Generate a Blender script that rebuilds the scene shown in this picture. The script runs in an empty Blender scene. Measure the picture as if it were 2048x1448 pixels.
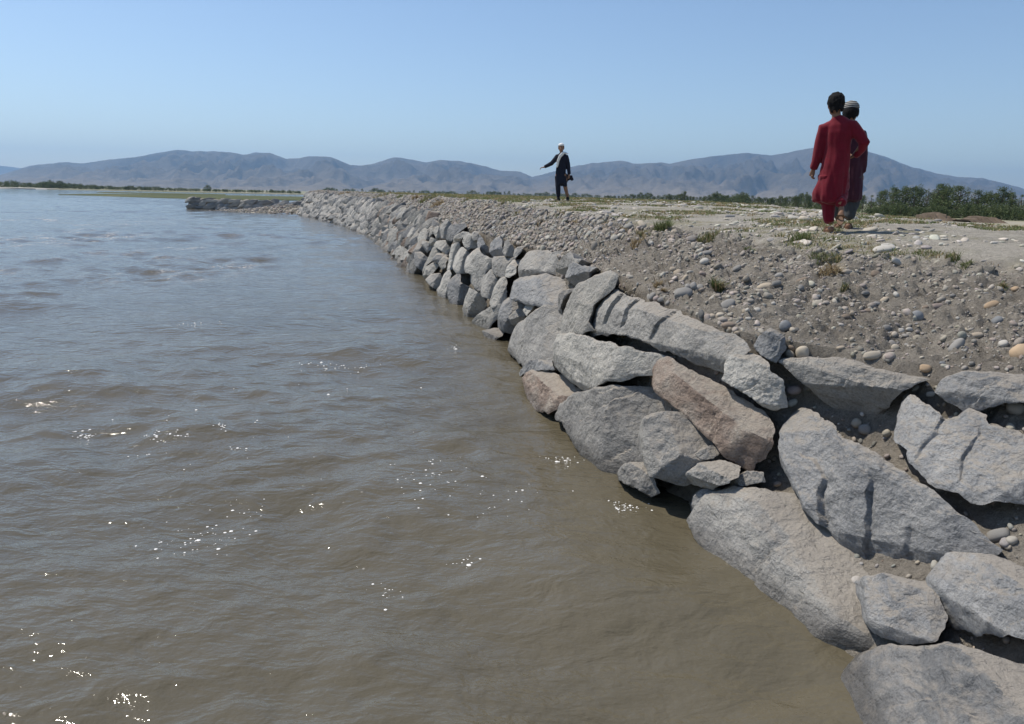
import bpy, bmesh, math, random
import numpy as np
from mathutils import Vector, Matrix
from mathutils.bvhtree import BVHTree

sc = bpy.context.scene
col = sc.collection
rng = np.random.default_rng(7)
random.seed(7)

# ------------------------------------------------------------------ camera
EYE = np.array([0.0, 0.0, 2.0])
FPX = 1550.0                                   # focal length in pixels of a 2048 px wide frame
PITCH = math.atan(333 / 1550)
ROLL = math.radians(1.3)
FW = np.array([0, math.cos(PITCH), -math.sin(PITCH)])
_r0 = np.array([1.0, 0, 0]); _u0 = np.array([0, math.sin(PITCH), math.cos(PITCH)])
RT = math.cos(ROLL) * _r0 + math.sin(ROLL) * _u0
UP = math.cos(ROLL) * _u0 - math.sin(ROLL) * _r0
cam_data = bpy.data.cameras.new('camera')
cam_data.sensor_width = 36.0
cam_data.lens = 36.0 * FPX / 2048
cam_data.clip_start = 0.05
cam_data.clip_end = 40000
cam = bpy.data.objects.new('camera', cam_data)
col.objects.link(cam)
m = Matrix.Identity(4)
for i in range(3):
    m[i][0] = RT[i]; m[i][1] = UP[i]; m[i][2] = -FW[i]; m[i][3] = EYE[i]
cam.matrix_world = m
sc.camera = cam

# ------------------------------------------------------------------ sky, sun, exposure
SUN_EL = math.radians(58)
SUN_AZ = math.radians(-63)                     # measured from +Y towards +X
world = bpy.data.worlds.new('World'); sc.world = world; world.use_nodes = True
wn = world.node_tree.nodes; wl = world.node_tree.links
wn.clear()
sky = wn.new('ShaderNodeTexSky'); sky.sky_type = 'NISHITA'; sky.sun_disc = False
sky.sun_elevation = SUN_EL; sky.sun_rotation = SUN_AZ
sky.altitude = 600; sky.air_density = 1.0; sky.dust_density = 0.8; sky.ozone_density = 2.6
bg = wn.new('ShaderNodeBackground'); bg.inputs['Strength'].default_value = 0.138
wo = wn.new('ShaderNodeOutputWorld')
wl.new(sky.outputs[0], bg.inputs[0]); wl.new(bg.outputs[0], wo.inputs[0])
sun_data = bpy.data.lights.new('sun', 'SUN'); sun_data.energy = 4.9; sun_data.angle = math.radians(0.53)
sun_data.color = (1.0, 0.93, 0.82)
sun = bpy.data.objects.new('sun', sun_data); col.objects.link(sun)
SDIR = np.array([math.sin(SUN_AZ) * math.cos(SUN_EL), math.cos(SUN_AZ) * math.cos(SUN_EL), math.sin(SUN_EL)])
sun.rotation_euler = Vector(SDIR).to_track_quat('Z', 'Y').to_euler()
sun.location = (-30, 20, 60)
vs = sc.view_settings
sc.display_settings.display_device = 'sRGB'
vs.view_transform = 'Standard'; vs.look = 'None'; vs.exposure = 0.0; vs.gamma = 1.0; vs.use_curve_mapping = False
sc.render.engine = 'CYCLES'
cy = sc.cycles
cy.use_denoising = True
cy.max_bounces = 5; cy.diffuse_bounces = 2; cy.glossy_bounces = 2; cy.transmission_bounces = 2
cy.volume_bounces = 0; cy.transparent_max_bounces = 6
cy.caustics_reflective = False; cy.caustics_refractive = False
cy.sample_clamp_indirect = 4.0

# ------------------------------------------------------------------ maths helpers
def ray(x, y):
    return FW + RT * ((x - 1024) / FPX) - UP * ((y - 724) / FPX)
def at_z(x, y, z):
    d = ray(x, y); return EYE + d * ((z - EYE[2]) / d[2])
def at_depth(x, y, Y):
    d = ray(x, y); return EYE + d * (Y / d[1])
def unit(v):
    v = np.asarray(v, float); return v / (np.linalg.norm(v) + 1e-12)
def pixel(P):
    v = np.asarray(P, float) - EYE; w = v @ FW
    return 1024 + FPX * (v @ RT) / w, 724 - FPX * (v @ UP) / w

_perm = np.random.default_rng(1234).permutation(4096)
_grad = np.random.default_rng(99).normal(size=(4096, 3)); _grad /= np.linalg.norm(_grad, axis=1)[:, None]
def noise(P, seed=0):
    P = np.asarray(P, float); I = np.floor(P).astype(np.int64); F = P - I
    w = F * F * F * (F * (F * 6 - 15) + 10)
    out = np.zeros(P.shape[:-1])
    for dx in (0, 1):
        for dy in (0, 1):
            for dz in (0, 1):
                h = _perm[(I[..., 0] + dx + seed * 17) & 4095]
                h = _perm[(h + I[..., 1] + dy) & 4095]
                h = _perm[(h + I[..., 2] + dz) & 4095]
                g = _grad[h]
                d = g[..., 0] * (F[..., 0] - dx) + g[..., 1] * (F[..., 1] - dy) + g[..., 2] * (F[..., 2] - dz)
                out += d * (w[..., 0] if dx else 1 - w[..., 0]) * (w[..., 1] if dy else 1 - w[..., 1]) * (w[..., 2] if dz else 1 - w[..., 2])
    return out * 1.5
def fbm(P, oct=4, seed=0, gain=0.5):
    P = np.asarray(P, float); s = 0; a = 1.0
    for o in range(oct):
        s = s + a * noise(P * 2 ** o + o * 7.3, seed + o); a *= gain
    return s
def sstep(a, b, x):
    t = np.clip((x - a) / (b - a), 0, 1); return t * t * (3 - 2 * t)

# ------------------------------------------------------------------ mesh helpers
def np_mesh(name, V, F, smooth=True, attrs=None, sharp=None):
    """V (n,3), F (m,3|4) int arrays -> mesh"""
    me = bpy.data.meshes.new(name)
    V = np.ascontiguousarray(V, np.float32); F = np.ascontiguousarray(F, np.int32)
    n, k = F.shape
    me.vertices.add(len(V)); me.vertices.foreach_set('co', V.ravel())
    me.loops.add(n * k); me.loops.foreach_set('vertex_index', F.ravel())
    me.polygons.add(n)
    me.polygons.foreach_set('loop_start', np.arange(0, n * k, k, dtype=np.int32))
    me.polygons.foreach_set('use_smooth', np.full(n, smooth, bool))
    me.update(calc_edges=True)
    for key, (typ, data) in (attrs or {}).items():
        a = me.attributes.new(key, typ, 'POINT')
        a.data.foreach_set('color' if typ == 'FLOAT_COLOR' else 'value', np.ascontiguousarray(data, np.float32).ravel())
    if sharp is not None:
        me.set_sharp_from_angle(angle=math.radians(sharp))
    return me
def link(name, me, mat=None, parent=None, loc=None):
    o = bpy.data.objects.new(name, me); col.objects.link(o)
    if mat is not None and me is not None and not me.materials: me.materials.append(mat)
    if parent is not None: o.parent = parent
    if loc is not None: o.location = loc
    return o
def tag(o, label=None, cat=None, group=None, kind=None):
    if label: o['label'] = label
    if cat: o['category'] = cat
    if group: o['group'] = group
    if kind: o['kind'] = kind
    return o
def empty(name, loc, label, cat, group=None):
    o = bpy.data.objects.new(name, None); o.empty_display_size = 0.2; o.location = loc; col.objects.link(o)
    return tag(o, label, cat, group)
def grid_faces(nr, nc, off=0):
    i = np.arange(nr - 1)[:, None] * nc + np.arange(nc - 1)[None, :]
    return (np.stack([i, i + 1, i + nc + 1, i + nc], -1).reshape(-1, 4) + off)

# ------------------------------------------------------------------ material helpers
def mat_new(name):
    mt = bpy.data.materials.new(name); mt.use_nodes = True
    nt = mt.node_tree; nt.nodes.clear()
    out = nt.nodes.new('ShaderNodeOutputMaterial'); b = nt.nodes.new('ShaderNodeBsdfPrincipled')
    nt.links.new(b.outputs[0], out.inputs[0])
    return mt, nt, b
def N(nt, typ, **kw):
    n = nt.nodes.new(typ)
    for k, v in kw.items():
        if k in n.inputs: n.inputs[k].default_value = v
        else: setattr(n, k, v)
    return n
def noise_node(nt, vec, scale, detail=4, rough=0.55, dist=0.0):
    n = nt.nodes.new('ShaderNodeTexNoise'); n.inputs['Scale'].default_value = scale
    n.inputs['Detail'].default_value = detail; n.inputs['Roughness'].default_value = rough
    n.inputs['Distortion'].default_value = dist
    nt.links.new(vec, n.inputs['Vector']); return n.outputs['Fac']
def noise_out(nt, vec, scale):
    n = nt.nodes.new('ShaderNodeTexNoise'); n.inputs['Scale'].default_value = scale; n.inputs['Detail'].default_value = 3
    nt.links.new(vec, n.inputs['Vector']); return n.outputs['Color']
def ramp(nt, fac, stops):
    r = nt.nodes.new('ShaderNodeValToRGB'); e = r.color_ramp.elements
    while len(e) < len(stops): e.new(0.5)
    for k, (p, c) in enumerate(stops):
        e[k].position = p; e[k].color = (*c, 1) if len(c) == 3 else c
    nt.links.new(fac, r.inputs[0]); return r.outputs[0]
def mix(nt, fac, a, b, mode='MIX'):
    n = nt.nodes.new('ShaderNodeMix'); n.data_type = 'RGBA'; n.blend_type = mode
    for sock, v in ((n.inputs[0], fac), (n.inputs[6], a), (n.inputs[7], b)):
        if hasattr(v, 'links'): nt.links.new(v, sock)
        elif isinstance(v, (int, float)): sock.default_value = v
        else: sock.default_value = (*v, 1)
    return n.outputs[2]
def math_node(nt, op, a, b=None, clamp=False):
    n = nt.nodes.new('ShaderNodeMath'); n.operation = op; n.use_clamp = clamp
    for sock, v in ((n.inputs[0], a), (n.inputs[1], b)):
        if v is None: continue
        if hasattr(v, 'links'): nt.links.new(v, sock)
        else: sock.default_value = v
    return n.outputs[0]
def bump(nt, b, height, strength, dist, prev=None):
    n = nt.nodes.new('ShaderNodeBump'); n.inputs['Strength'].default_value = strength; n.inputs['Distance'].default_value = dist
    nt.links.new(height, n.inputs['Height'])
    if prev is not None: nt.links.new(prev, n.inputs['Normal'])
    nt.links.new(n.outputs[0], b.inputs['Normal']); return n.outputs[0]
def attr(nt, name, out='Fac'):
    n = nt.nodes.new('ShaderNodeAttribute'); n.attribute_name = name; return n.outputs[out]
def maprange(nt, v, a, b, c=0.0, d=1.0):
    n = nt.nodes.new('ShaderNodeMapRange'); n.clamp = True
    nt.links.new(v, n.inputs[0])
    for i, x in enumerate((a, b, c, d)): n.inputs[1 + i].default_value = x
    return n.outputs[0]

M = {}
def rock_material(name, c0, c1, c2, dust=(0.33, 0.295, 0.25), dust_amt=0.8, strata=1.0):
    mt, nt, b = mat_new(name)
    tc = N(nt, 'ShaderNodeTexCoord'); geo = N(nt, 'ShaderNodeNewGeometry'); oi = N(nt, 'ShaderNodeObjectInfo')
    vec = tc.outputs['Object']
    big = noise_node(nt, vec, 3.2, 5, 0.6, 0.3)
    base = ramp(nt, big, [(0.3, c0), (0.52, c1), (0.75, c2)])
    fine = noise_node(nt, vec, 75, 4, 0.7)
    base = mix(nt, 0.42, base, ramp(nt, fine, [(0.3, (0.35, 0.35, 0.35)), (0.7, (1.5, 1.5, 1.5))]), 'MULTIPLY')
    tone = maprange(nt, oi.outputs['Random'], 0, 1, 0.78, 1.22)
    cmb = N(nt, 'ShaderNodeCombineColor'); [nt.links.new(tone, cmb.inputs[i]) for i in range(3)]
    base = mix(nt, 1.0, base, cmb.outputs[0], 'MULTIPLY')
    # mineral veins and pale scratches
    mp = N(nt, 'ShaderNodeMapping'); mp.inputs['Scale'].default_value = (2.0, 9.0, 16.0); mp.inputs['Rotation'].default_value = (0.4, 0.5, 0.3)
    nt.links.new(vec, mp.inputs[0])
    st = noise_node(nt, mp.outputs[0], 2.0, 6, 0.65, 0.5)
    base = mix(nt, maprange(nt, st, 0.62, 0.74, 0, 0.32 * strata), base, (0.46, 0.43, 0.39))
    # dust that settled on faces that point up
    sep = N(nt, 'ShaderNodeSeparateXYZ'); nt.links.new(geo.outputs['Normal'], sep.inputs[0])
    dn = noise_node(nt, vec, 14, 5, 0.65)
    up = math_node(nt, 'ADD', sep.outputs[2], math_node(nt, 'MULTIPLY', math_node(nt, 'SUBTRACT', dn, 0.5), 0.9))
    base = mix(nt, maprange(nt, up, 0.48, 0.86, 0, dust_amt), base, dust)
    # silt line where the river keeps the foot of the wall wet
    pos = N(nt, 'ShaderNodeSeparateXYZ'); nt.links.new(geo.outputs['Position'], pos.inputs[0])
    wet = maprange(nt, math_node(nt, 'ADD', pos.outputs[2], math_node(nt, 'MULTIPLY', math_node(nt, 'SUBTRACT', dn, 0.5), 0.10)), 0.03, 0.15, 1, 0)
    base = mix(nt, math_node(nt, 'MULTIPLY', wet, 0.55), base, (0.06, 0.052, 0.042))
    nt.links.new(base, b.inputs['Base Color'])
    nt.links.new(maprange(nt, wet, 0, 1, 0.86, 0.35), b.inputs['Roughness'])
    b.inputs['Specular IOR Level'].default_value = 0.25
    h1 = noise_node(nt, vec, 11, 8, 0.62, 0.4)
    vr = N(nt, 'ShaderNodeTexVoronoi'); vr.feature = 'F1'; vr.inputs['Scale'].default_value = 9.0; vr.inputs['Detail'].default_value = 3.0
    wv = mix(nt, 0.18, vec, noise_out(nt, vec, 4.0)); nt.links.new(wv, vr.inputs['Vector'])
    p = bump(nt, b, vr.outputs['Distance'], 0.5, 0.035)
    p = bump(nt, b, h1, 0.75, 0.055, p)
    p = bump(nt, b, st, 0.5 * strata, 0.03, p)
    bump(nt, b, noise_node(nt, vec, 60, 5, 0.7), 0.8, 0.014, p)
    return mt
M['rock'] = rock_material('slate_rock', (0.21, 0.206, 0.198), (0.315, 0.306, 0.288), (0.41, 0.392, 0.36))
M['rock_warm'] = rock_material('brown_slate', (0.17, 0.125, 0.10), (0.28, 0.22, 0.18), (0.38, 0.34, 0.29), strata=1.3)
M['rock_blue'] = rock_material('blue_slate', (0.185, 0.19, 0.197), (0.265, 0.267, 0.268), (0.36, 0.354, 0.345))
M['rock_pale'] = rock_material('pale_slate', (0.29, 0.282, 0.262), (0.39, 0.376, 0.345), (0.46, 0.44, 0.395), strata=0.8)

def tinted(name, rough=0.85, scale=30, bump_s=0.3, bump_d=0.004, speck=0.3, trans=0.0):
    mt, nt, b = mat_new(name)
    tc = N(nt, 'ShaderNodeTexCoord'); c = attr(nt, 'tint', 'Color')
    f = noise_node(nt, tc.outputs['Object'], scale, 4, 0.65)
    base = mix(nt, speck, c, ramp(nt, f, [(0.3, (0.4, 0.4, 0.4)), (0.7, (1.5, 1.5, 1.5))]), 'MULTIPLY')
    nt.links.new(base, b.inputs['Base Color']); b.inputs['Roughness'].default_value = rough
    b.inputs['Specular IOR Level'].default_value = 0.25
    if bump_s: bump(nt, b, f, bump_s, bump_d)
    if trans:
        tl = N(nt, 'ShaderNodeBsdfTranslucent'); nt.links.new(base, tl.inputs[0])
        ms = N(nt, 'ShaderNodeMixShader'); ms.inputs[0].default_value = trans
        out = [n for n in nt.nodes if n.type == 'OUTPUT_MATERIAL'][0]
        nt.links.new(b.outputs[0], ms.inputs[1]); nt.links.new(tl.outputs[0], ms.inputs[2]); nt.links.new(ms.outputs[0], out.inputs[0])
    return mt
M['pebble'] = tinted('pebble', 0.85, 40)
M['blade'] = tinted('grass_blade', 0.7, 20, 0, 0, 0.15, 0.3)
M['leaf'] = tinted('leaf', 0.65, 3, 0, 0, 0.25, 0.25)

def plain(name, c, rough=0.8, var=0.25, scale=12, bump_s=0.2, bump_d=0.004, sheen=0.0):
    mt, nt, b = mat_new(name)
    tc = N(nt, 'ShaderNodeTexCoord'); f = noise_node(nt, tc.outputs['Object'], scale, 5, 0.6)
    base = mix(nt, var, c, ramp(nt, f, [(0.3, (0.3, 0.3, 0.3)), (0.7, (1.7, 1.7, 1.7))]), 'MULTIPLY')
    nt.links.new(base, b.inputs['Base Color']); b.inputs['Roughness'].default_value = rough
    b.inputs['Specular IOR Level'].default_value = 0.2
    if sheen: b.inputs['Sheen Weight'].default_value = sheen
    if bump_s: bump(nt, b, f, bump_s, bump_d)
    return mt

# ------------------------------------------------------------------ embankment (levee) cross-sections
#        shore x,y          wall crest x,y,z         bank edge x,y,z       far edge x,y,z
ST = np.array([
    (1.05, -1.5,   2.50, -1.3, 1.10,   4.00, -0.5, 1.45,   7.6, -0.5, 1.60),
    (1.22,  1.5,   2.55,  1.8, 1.10,   4.10,  2.6, 1.45,   7.5,  2.6, 1.62),
    (1.36,  3.0,   2.60,  3.35, 1.12,  4.20,  4.7, 1.47,   7.4,  4.6, 1.66),
    (1.21,  3.68,  2.35,  4.05, 1.14,  3.90,  6.0, 1.49,   7.1,  6.2, 1.68),
    (1.08,  4.33,  1.95,  4.50, 1.15,  3.40,  6.8, 1.50,   6.9,  7.6, 1.70),
    (0.80,  5.2,   1.36,  5.00, 1.19,  2.85,  7.35, 1.51,  6.6,  9.0, 1.73),
    (0.36,  6.8,   0.86,  6.95, 1.31,  2.15,  8.9, 1.585,  6.4, 11.2, 1.755),
    (0.05,  8.3,   0.52,  8.5, 1.30,   1.60, 10.2, 1.63,   6.4, 13.0, 1.78),
    (-0.15, 10.4,  0.28, 10.6, 1.28,   1.15, 12.2, 1.68,   6.5, 15.5, 1.81),
    (-0.50, 11.6, -0.10, 11.9, 1.30,   0.72, 13.3, 1.70,   6.6, 17.0, 1.84),
    (-1.17, 14.2, -0.72, 14.5, 1.33,   0.05, 15.8, 1.75,   6.7, 19.5, 1.88),
    (-1.95, 16.7, -1.42, 17.0, 1.35,  -0.60, 18.2, 1.79,   6.8, 22.0, 1.89),
    (-3.36, 22.9, -2.72, 23.2, 1.35,  -1.85, 24.3, 1.83,   6.8, 28.0, 1.90),
    (-6.54, 35.4, -5.80, 35.8, 1.50,  -4.90, 36.7, 1.85,   5.5, 38.0, 1.91),
    (-10.7, 48.0, -9.85, 48.5, 1.62,  -8.80, 49.4, 1.88,   2.0, 50.0, 1.94),
    (-15.4, 60.0, -14.5, 60.7, 1.78, -13.5, 61.6, 1.96,  -3.0, 61.0, 1.98),
    (-18.6, 67.0, -17.9, 67.9, 1.95, -17.0, 68.8, 2.06,  -7.0, 69.5, 2.02),
])
_d = np.r_[0, np.cumsum(np.hypot(np.diff(ST[:, 0]), np.diff(ST[:, 1])))]
def _cubic(xs, ys, x):
    """monotone-ish cubic Hermite interpolation"""
    m_ = np.gradient(ys, xs, axis=0)
    i = np.clip(np.searchsorted(xs, x) - 1, 0, len(xs) - 2)
    h = (xs[i + 1] - xs[i]); t = (x - xs[i]) / h
    t = t[:, None]; h = h[:, None]
    return ((2 * t**3 - 3 * t**2 + 1) * ys[i] + (t**3 - 2 * t**2 + t) * h * m_[i] + (-2 * t**3 + 3 * t**2) * ys[i + 1] + (t**3 - t**2) * h * m_[i + 1])
def stations(s):
    return _cubic(_d, ST, np.atleast_1d(np.asarray(s, float)))
def s_of_y(y):
    return np.interp(y, ST[:, 1], _d)
SEND = _d[-1]
def wall_pt(s, w, inward=0.0):
    """point on the wall face: s along the shore (m), w 0 at the water .. 1 at the crest"""
    q = stations(s); w = np.atleast_1d(w)[:, None]
    S = np.c_[q[:, 0], q[:, 1], np.full(len(q), -0.04)]; C_ = q[:, 2:5]
    P = S + (C_ - S) * w
    return P
def wall_frame(s, w):
    e = 0.15
    s = float(np.clip(s, e, SEND - e))
    P = wall_pt(s, w)[0]; ds = wall_pt(s + e, w)[0] - wall_pt(s - e, w)[0]
    dw = wall_pt(s, 1.0)[0] - wall_pt(s, 0.0)[0]
    t = unit(ds); n = unit(np.cross(ds, dw)) * -1
    if n[0] > 0: n = -n
    return P, t, n

# s samples: fine near, coarse far
ss = [0.0]
while ss[-1] < SEND:
    yy = np.interp(ss[-1], _d, ST[:, 1]); ss.append(ss[-1] + float(np.clip(0.0075 * max(yy, 3.2), 0.024, 0.35)))
ss[-1] = SEND; ss = np.array(ss)
q = stations(ss)
S3 = np.c_[q[:, 0], q[:, 1], np.full(len(q), -0.04)]; C3 = q[:, 2:5]; E3 = q[:, 5:8]; G3 = q[:, 8:11]
inw = np.array([unit([c[0] - a[0], c[1] - a[1], 0]) for a, c in zip(S3, C3)])
def recess(y): return np.interp(y, [0, 4, 5.5, 7, 10, 80], [0.22, 0.22, 0.27, 0.32, 0.34, 0.32])
rc = recess(S3[:, 1])[:, None]
rows, kinds = [], []          # kinds: 0 wall backing, 1 gravel slope, 2 plateau, 3 back slope
rows.append(S3 - np.array([0, 0, 0.7]) + inw * rc * 0.6); kinds.append(0)
for w in np.linspace(0, 0.93, 26):
    rows.append(S3 + (C3 - S3) * w + inw * rc * (1 - 0.4 * w ** 3)); kinds.append(0)
C3b = C3 + inw * (rc * 0.55) - np.array([0, 0, 0.02])
for w in np.linspace(0.0, 1, 100):
    P = C3b + (E3 - C3b) * w
    P[:, 2] += 0.10 * np.sin(math.pi * w) * (E3[:, 2] - C3b[:, 2])          # the slope bulges a little
    rows.append(P); kinds.append(1)
ZP = np.interp(G3[:, 1], [0, 5, 9, 12, 21, 30, 60, 70], [1.60, 1.66, 1.735, 1.77, 1.90, 1.905, 1.97, 2.03])
for w in np.r_[np.linspace(0.012, 0.4, 52), np.linspace(0.42, 1, 48)]:
    P = E3 + (G3 - E3) * w
    P[:, 2] = E3[:, 2] + (ZP - E3[:, 2]) * (1 - np.exp(-w * 5.2)) / (1 - math.exp(-5.2)) 
    rows.append(P); kinds.append(2)
back = np.array([unit([g[0] - e[0], g[1] - e[1], 0]) for e, g in zip(E3, G3)])
for k, (dx, dz) in enumerate(((0.5, -0.10), (1.2, -0.5), (2.2, -1.1), (3.4, -1.6), (4.5, -2.3))):
    P = G3 + back * dx; P[:, 2] = ZP + dz; rows.append(P); kinds.append(3)
# round off the far end of the levee
A = np.stack(rows)                                   # rows, stations, 3
endt = unit([-0.45, 0.89, 0])
extra = []
for dx, f in ((0.7, 0.9), (1.4, 0.55), (2.0, 0.1), (2.6, -0.3)):
    P = A[:, -1, :] + endt * dx; P[:, 2] = np.minimum(P[:, 2], 2.05 * f); extra.append(P)
A = np.concatenate([A, np.stack(extra, 1)], 1)
NR, NC = A.shape[:2]
kinds = np.array(kinds)
KG = np.repeat(kinds[:, None], NC, 1)
flat = A.reshape(-1, 3)
k1 = (KG.ravel() == 1); k2 = (KG.ravel() == 2); k0 = (KG.ravel() == 0)
sl = fbm(flat * np.array([2.2, 2.2, 2.2]), 5, 3, 0.55)
clod = fbm(flat * 9.0, 4, 11, 0.6)
rill = noise(flat * np.array([3.2, 1.1, 0.8]), 21)
lump = np.maximum(0, fbm(flat * 3.6, 3, 31, 0.5) - 0.15)
near = np.interp(flat[:, 1], [0, 9, 25, 70], [1.0, 1.0, 0.8, 0.6])
dz = np.zeros(len(flat))
crumb = fbm(flat * 21.0, 3, 131, 0.6)
dz[k1] = (0.045 * sl + 0.024 * np.abs(crumb) * 2 + 0.048 * clod + 0.025 * rill + 0.06 * lump)[k1] * near[k1]
und = fbm(flat * np.array([0.55, 0.55, 0.2]), 3, 41, 0.5)
dz[k2] = (0.014 * und + 0.010 * sl + 0.007 * clod)[k2]
rowpos = np.repeat(np.arange(NR)[:, None], NC, 1).ravel()
r1 = np.where(kinds == 1)[0]; r2 = np.where(kinds == 2)[0]
# clods and small overhangs on the break of slope
edge_w = np.exp(-((rowpos - r1[-1]) / 11.0) ** 2)
dz += edge_w * near * (0.05 * fbm(flat * 2.6, 4, 51, 0.6) + 0.012)
fade_in = sstep(r1[0], r1[0] + 8, rowpos) * k1 + (~k1)
dz *= fade_in
flat[:, 2] += dz
off = 0.055 * clod * k1 * edge_w
flat[:, 0] += off; flat[:, 1] -= off * 0.6
flat[k0] += (inw[np.clip(np.tile(np.arange(NC), NR)[k0], 0, len(inw) - 1)] * (0.05 * sl[k0] + 0.03 * clod[k0])[:, None])
for hx, hy, hz_, dp_, rd_ in ((1655, 533, 1.47, 0.13, 0.11), (1682, 528, 1.47, 0.10, 0.09), (1480, 478, 1.55, 0.07, 0.10), (1985, 556, 1.46, 0.08, 0.10), (1740, 700, 1.2, 0.06, 0.08)):
    hp = at_z(hx, hy, hz_); rr2 = ((flat[:, 0] - hp[0]) ** 2 + ((flat[:, 1] - hp[1]) * 0.8) ** 2) / rd_ ** 2
    flat[:, 2] -= dp_ * np.exp(-rr2) * (1 + 0.5 * clod); flat[:, 2] += 0.35 * dp_ * np.exp(-(((flat[:, 0] - hp[0]) / rd_) ** 2 + ((flat[:, 1] - hp[1] - 1.6 * rd_) / rd_) ** 2))
A = flat.reshape(NR, NC, 3)
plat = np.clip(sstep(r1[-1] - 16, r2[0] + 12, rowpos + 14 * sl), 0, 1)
far_gravel = sstep(7.5, 11, flat[:, 1] + 1.2 * sl) * (KG.ravel() == 1)

def dirt_material():
    mt, nt, b = mat_new('bank_dirt')
    tc = N(nt, 'ShaderNodeTexCoord'); v = tc.outputs['Object']
    n1 = noise_node(nt, v, 1.6, 6, 0.6, 0.2); n2 = noise_node(nt, v, 26, 6, 0.7); n3 = noise_node(nt, v, 110, 4, 0.7)
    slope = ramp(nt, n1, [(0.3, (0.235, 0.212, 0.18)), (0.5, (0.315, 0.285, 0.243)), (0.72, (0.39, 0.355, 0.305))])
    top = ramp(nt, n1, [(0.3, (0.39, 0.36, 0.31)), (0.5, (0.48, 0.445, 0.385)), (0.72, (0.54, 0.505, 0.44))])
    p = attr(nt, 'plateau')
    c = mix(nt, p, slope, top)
    # short weeds creeping over the top
    g1 = noise_node(nt, v, 0.75, 5, 0.65, 0.6)
    gm = math_node(nt, 'MULTIPLY', maprange(nt, g1, 0.45, 0.58), maprange(nt, noise_node(nt, v, 13, 5, 0.75), 0.40, 0.62))
    gcol = ramp(nt, noise_node(nt, v, 2.3, 3), [(0.35, (0.17, 0.185, 0.085)), (0.65, (0.30, 0.26, 0.14))])
    c = mix(nt, math_node(nt, 'MULTIPLY', math_node(nt, 'MULTIPLY', gm, p), 0.9), c, gcol)
    c = mix(nt, 0.5, c, ramp(nt, n2, [(0.28, (0.42, 0.42, 0.42)), (0.5, (1, 1, 1)), (0.75, (1.35, 1.33, 1.3))]), 'MULTIPLY')
    c = mix(nt, 0.4, c, ramp(nt, n3, [(0.3, (0.5, 0.5, 0.5)), (0.7, (1.45, 1.45, 1.45))]), 'MULTIPLY')
    nt.links.new(c, b.inputs['Base Color']); b.inputs['Roughness'].default_value = 0.95
    b.inputs['Specular IOR Level'].default_value = 0.1
    q_ = bump(nt, b, n2, 0.9, 0.08); bump(nt, b, n3, 0.8, 0.02, q_)
    return mt
M['dirt'] = dirt_material()
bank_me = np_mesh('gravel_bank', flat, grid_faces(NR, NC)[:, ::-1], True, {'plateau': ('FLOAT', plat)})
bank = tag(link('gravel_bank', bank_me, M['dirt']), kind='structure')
bvh = BVHTree.FromPolygons([tuple(v) for v in flat], [tuple(f) for f in grid_faces(NR, NC)[:, ::-1]])
def hit(x, y):
    r = bvh.ray_cast(Vector(EYE), Vector(unit(ray(x, y))))
    return (np.array(r[0]), np.array(r[1])) if r[0] is not None else (None, None)
def ground_z(x, y):
    r = bvh.ray_cast(Vector((x, y, 6)), Vector((0, 0, -1)))
    return r[0].z if r[0] is not None else 0.3

# ------------------------------------------------------------------ river
def water_mesh():
    ys = [1.2]
    while ys[-1] < 260: ys.append(ys[-1] * 1.0072)
    ys += list(np.geomspace(280, 9000, 14))
    ys = np.array(ys)
    xr = np.linspace(-1.5, 0.9, 400)
    Y = np.repeat(ys[:, None], len(xr), 1); X = Y * xr[None]
    sp = np.interp(ys, [0, 9000], [0.0, 0.0072 * 9000])[:, None]
    Z = np.zeros_like(X)
    P2 = np.stack([X, Y, np.zeros_like(X)], -1)
    patch = 0.5 + 1.15 * sstep(-0.35, 0.75, fbm(P2 * np.array([0.16, 0.10, 1]), 3, 61, 0.5))
    # riffle: broken, choppy water out in the stream
    rif = sstep(0.32, 0.0, np.abs((X / np.maximum(Y, 1) + 0.62) / 1.0) - 0.12) * sstep(13, 19, Y) * sstep(60, 40, Y)
    rif = np.clip(rif * (0.5 + 1.3 * fbm(P2 * np.array([0.25, 0.12, 1]), 3, 71, 0.55)), 0, 1.3)
    r = np.random.default_rng(5)
    for i in range(74):
        lam = math.exp(r.uniform(math.log(0.11), math.log(4.5)))
        th = r.normal(0.25, 0.75)
        k = 2 * math.pi / lam; kx, ky = k * math.sin(th), k * math.cos(th)
        st = 0.019 * (1.15 if 0.5 < lam < 2.2 else 0.9)
        keep = sstep(2.2, 4.5, lam / np.maximum(sp, 1e-6))
        wob = 0.9 * noise(np.stack([X * 0.7 / lam ** 0.5, Y * 0.7 / lam ** 0.5, np.full_like(X, i * 3.7)], -1), 80) if i % 2 == 0 else 0
        ph = kx * X + ky * Y + r.uniform(0, 6.28) + 2.4 * wob
        wv = np.sin(ph); wv = wv + 0.22 * np.cos(2 * ph)
        Z += st / k * wv * keep * (patch + 1.4 * rif * (lam < 1.2))
    fo = fbm(P2 * np.array([1.5, 0.7, 1]), 4, 91, 0.65)
    foam = np.clip(rif, 0, 1) * sstep(0.0, 0.6, fo + 0.3 * sstep(0, 0.04, Z))
    shore = 0
    V = np.stack([X, Y, Z], -1).reshape(-1, 3)
    return np_mesh('river', V, grid_faces(len(ys), len(xr)), True, {'foam': ('FLOAT', foam.ravel())})
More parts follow.
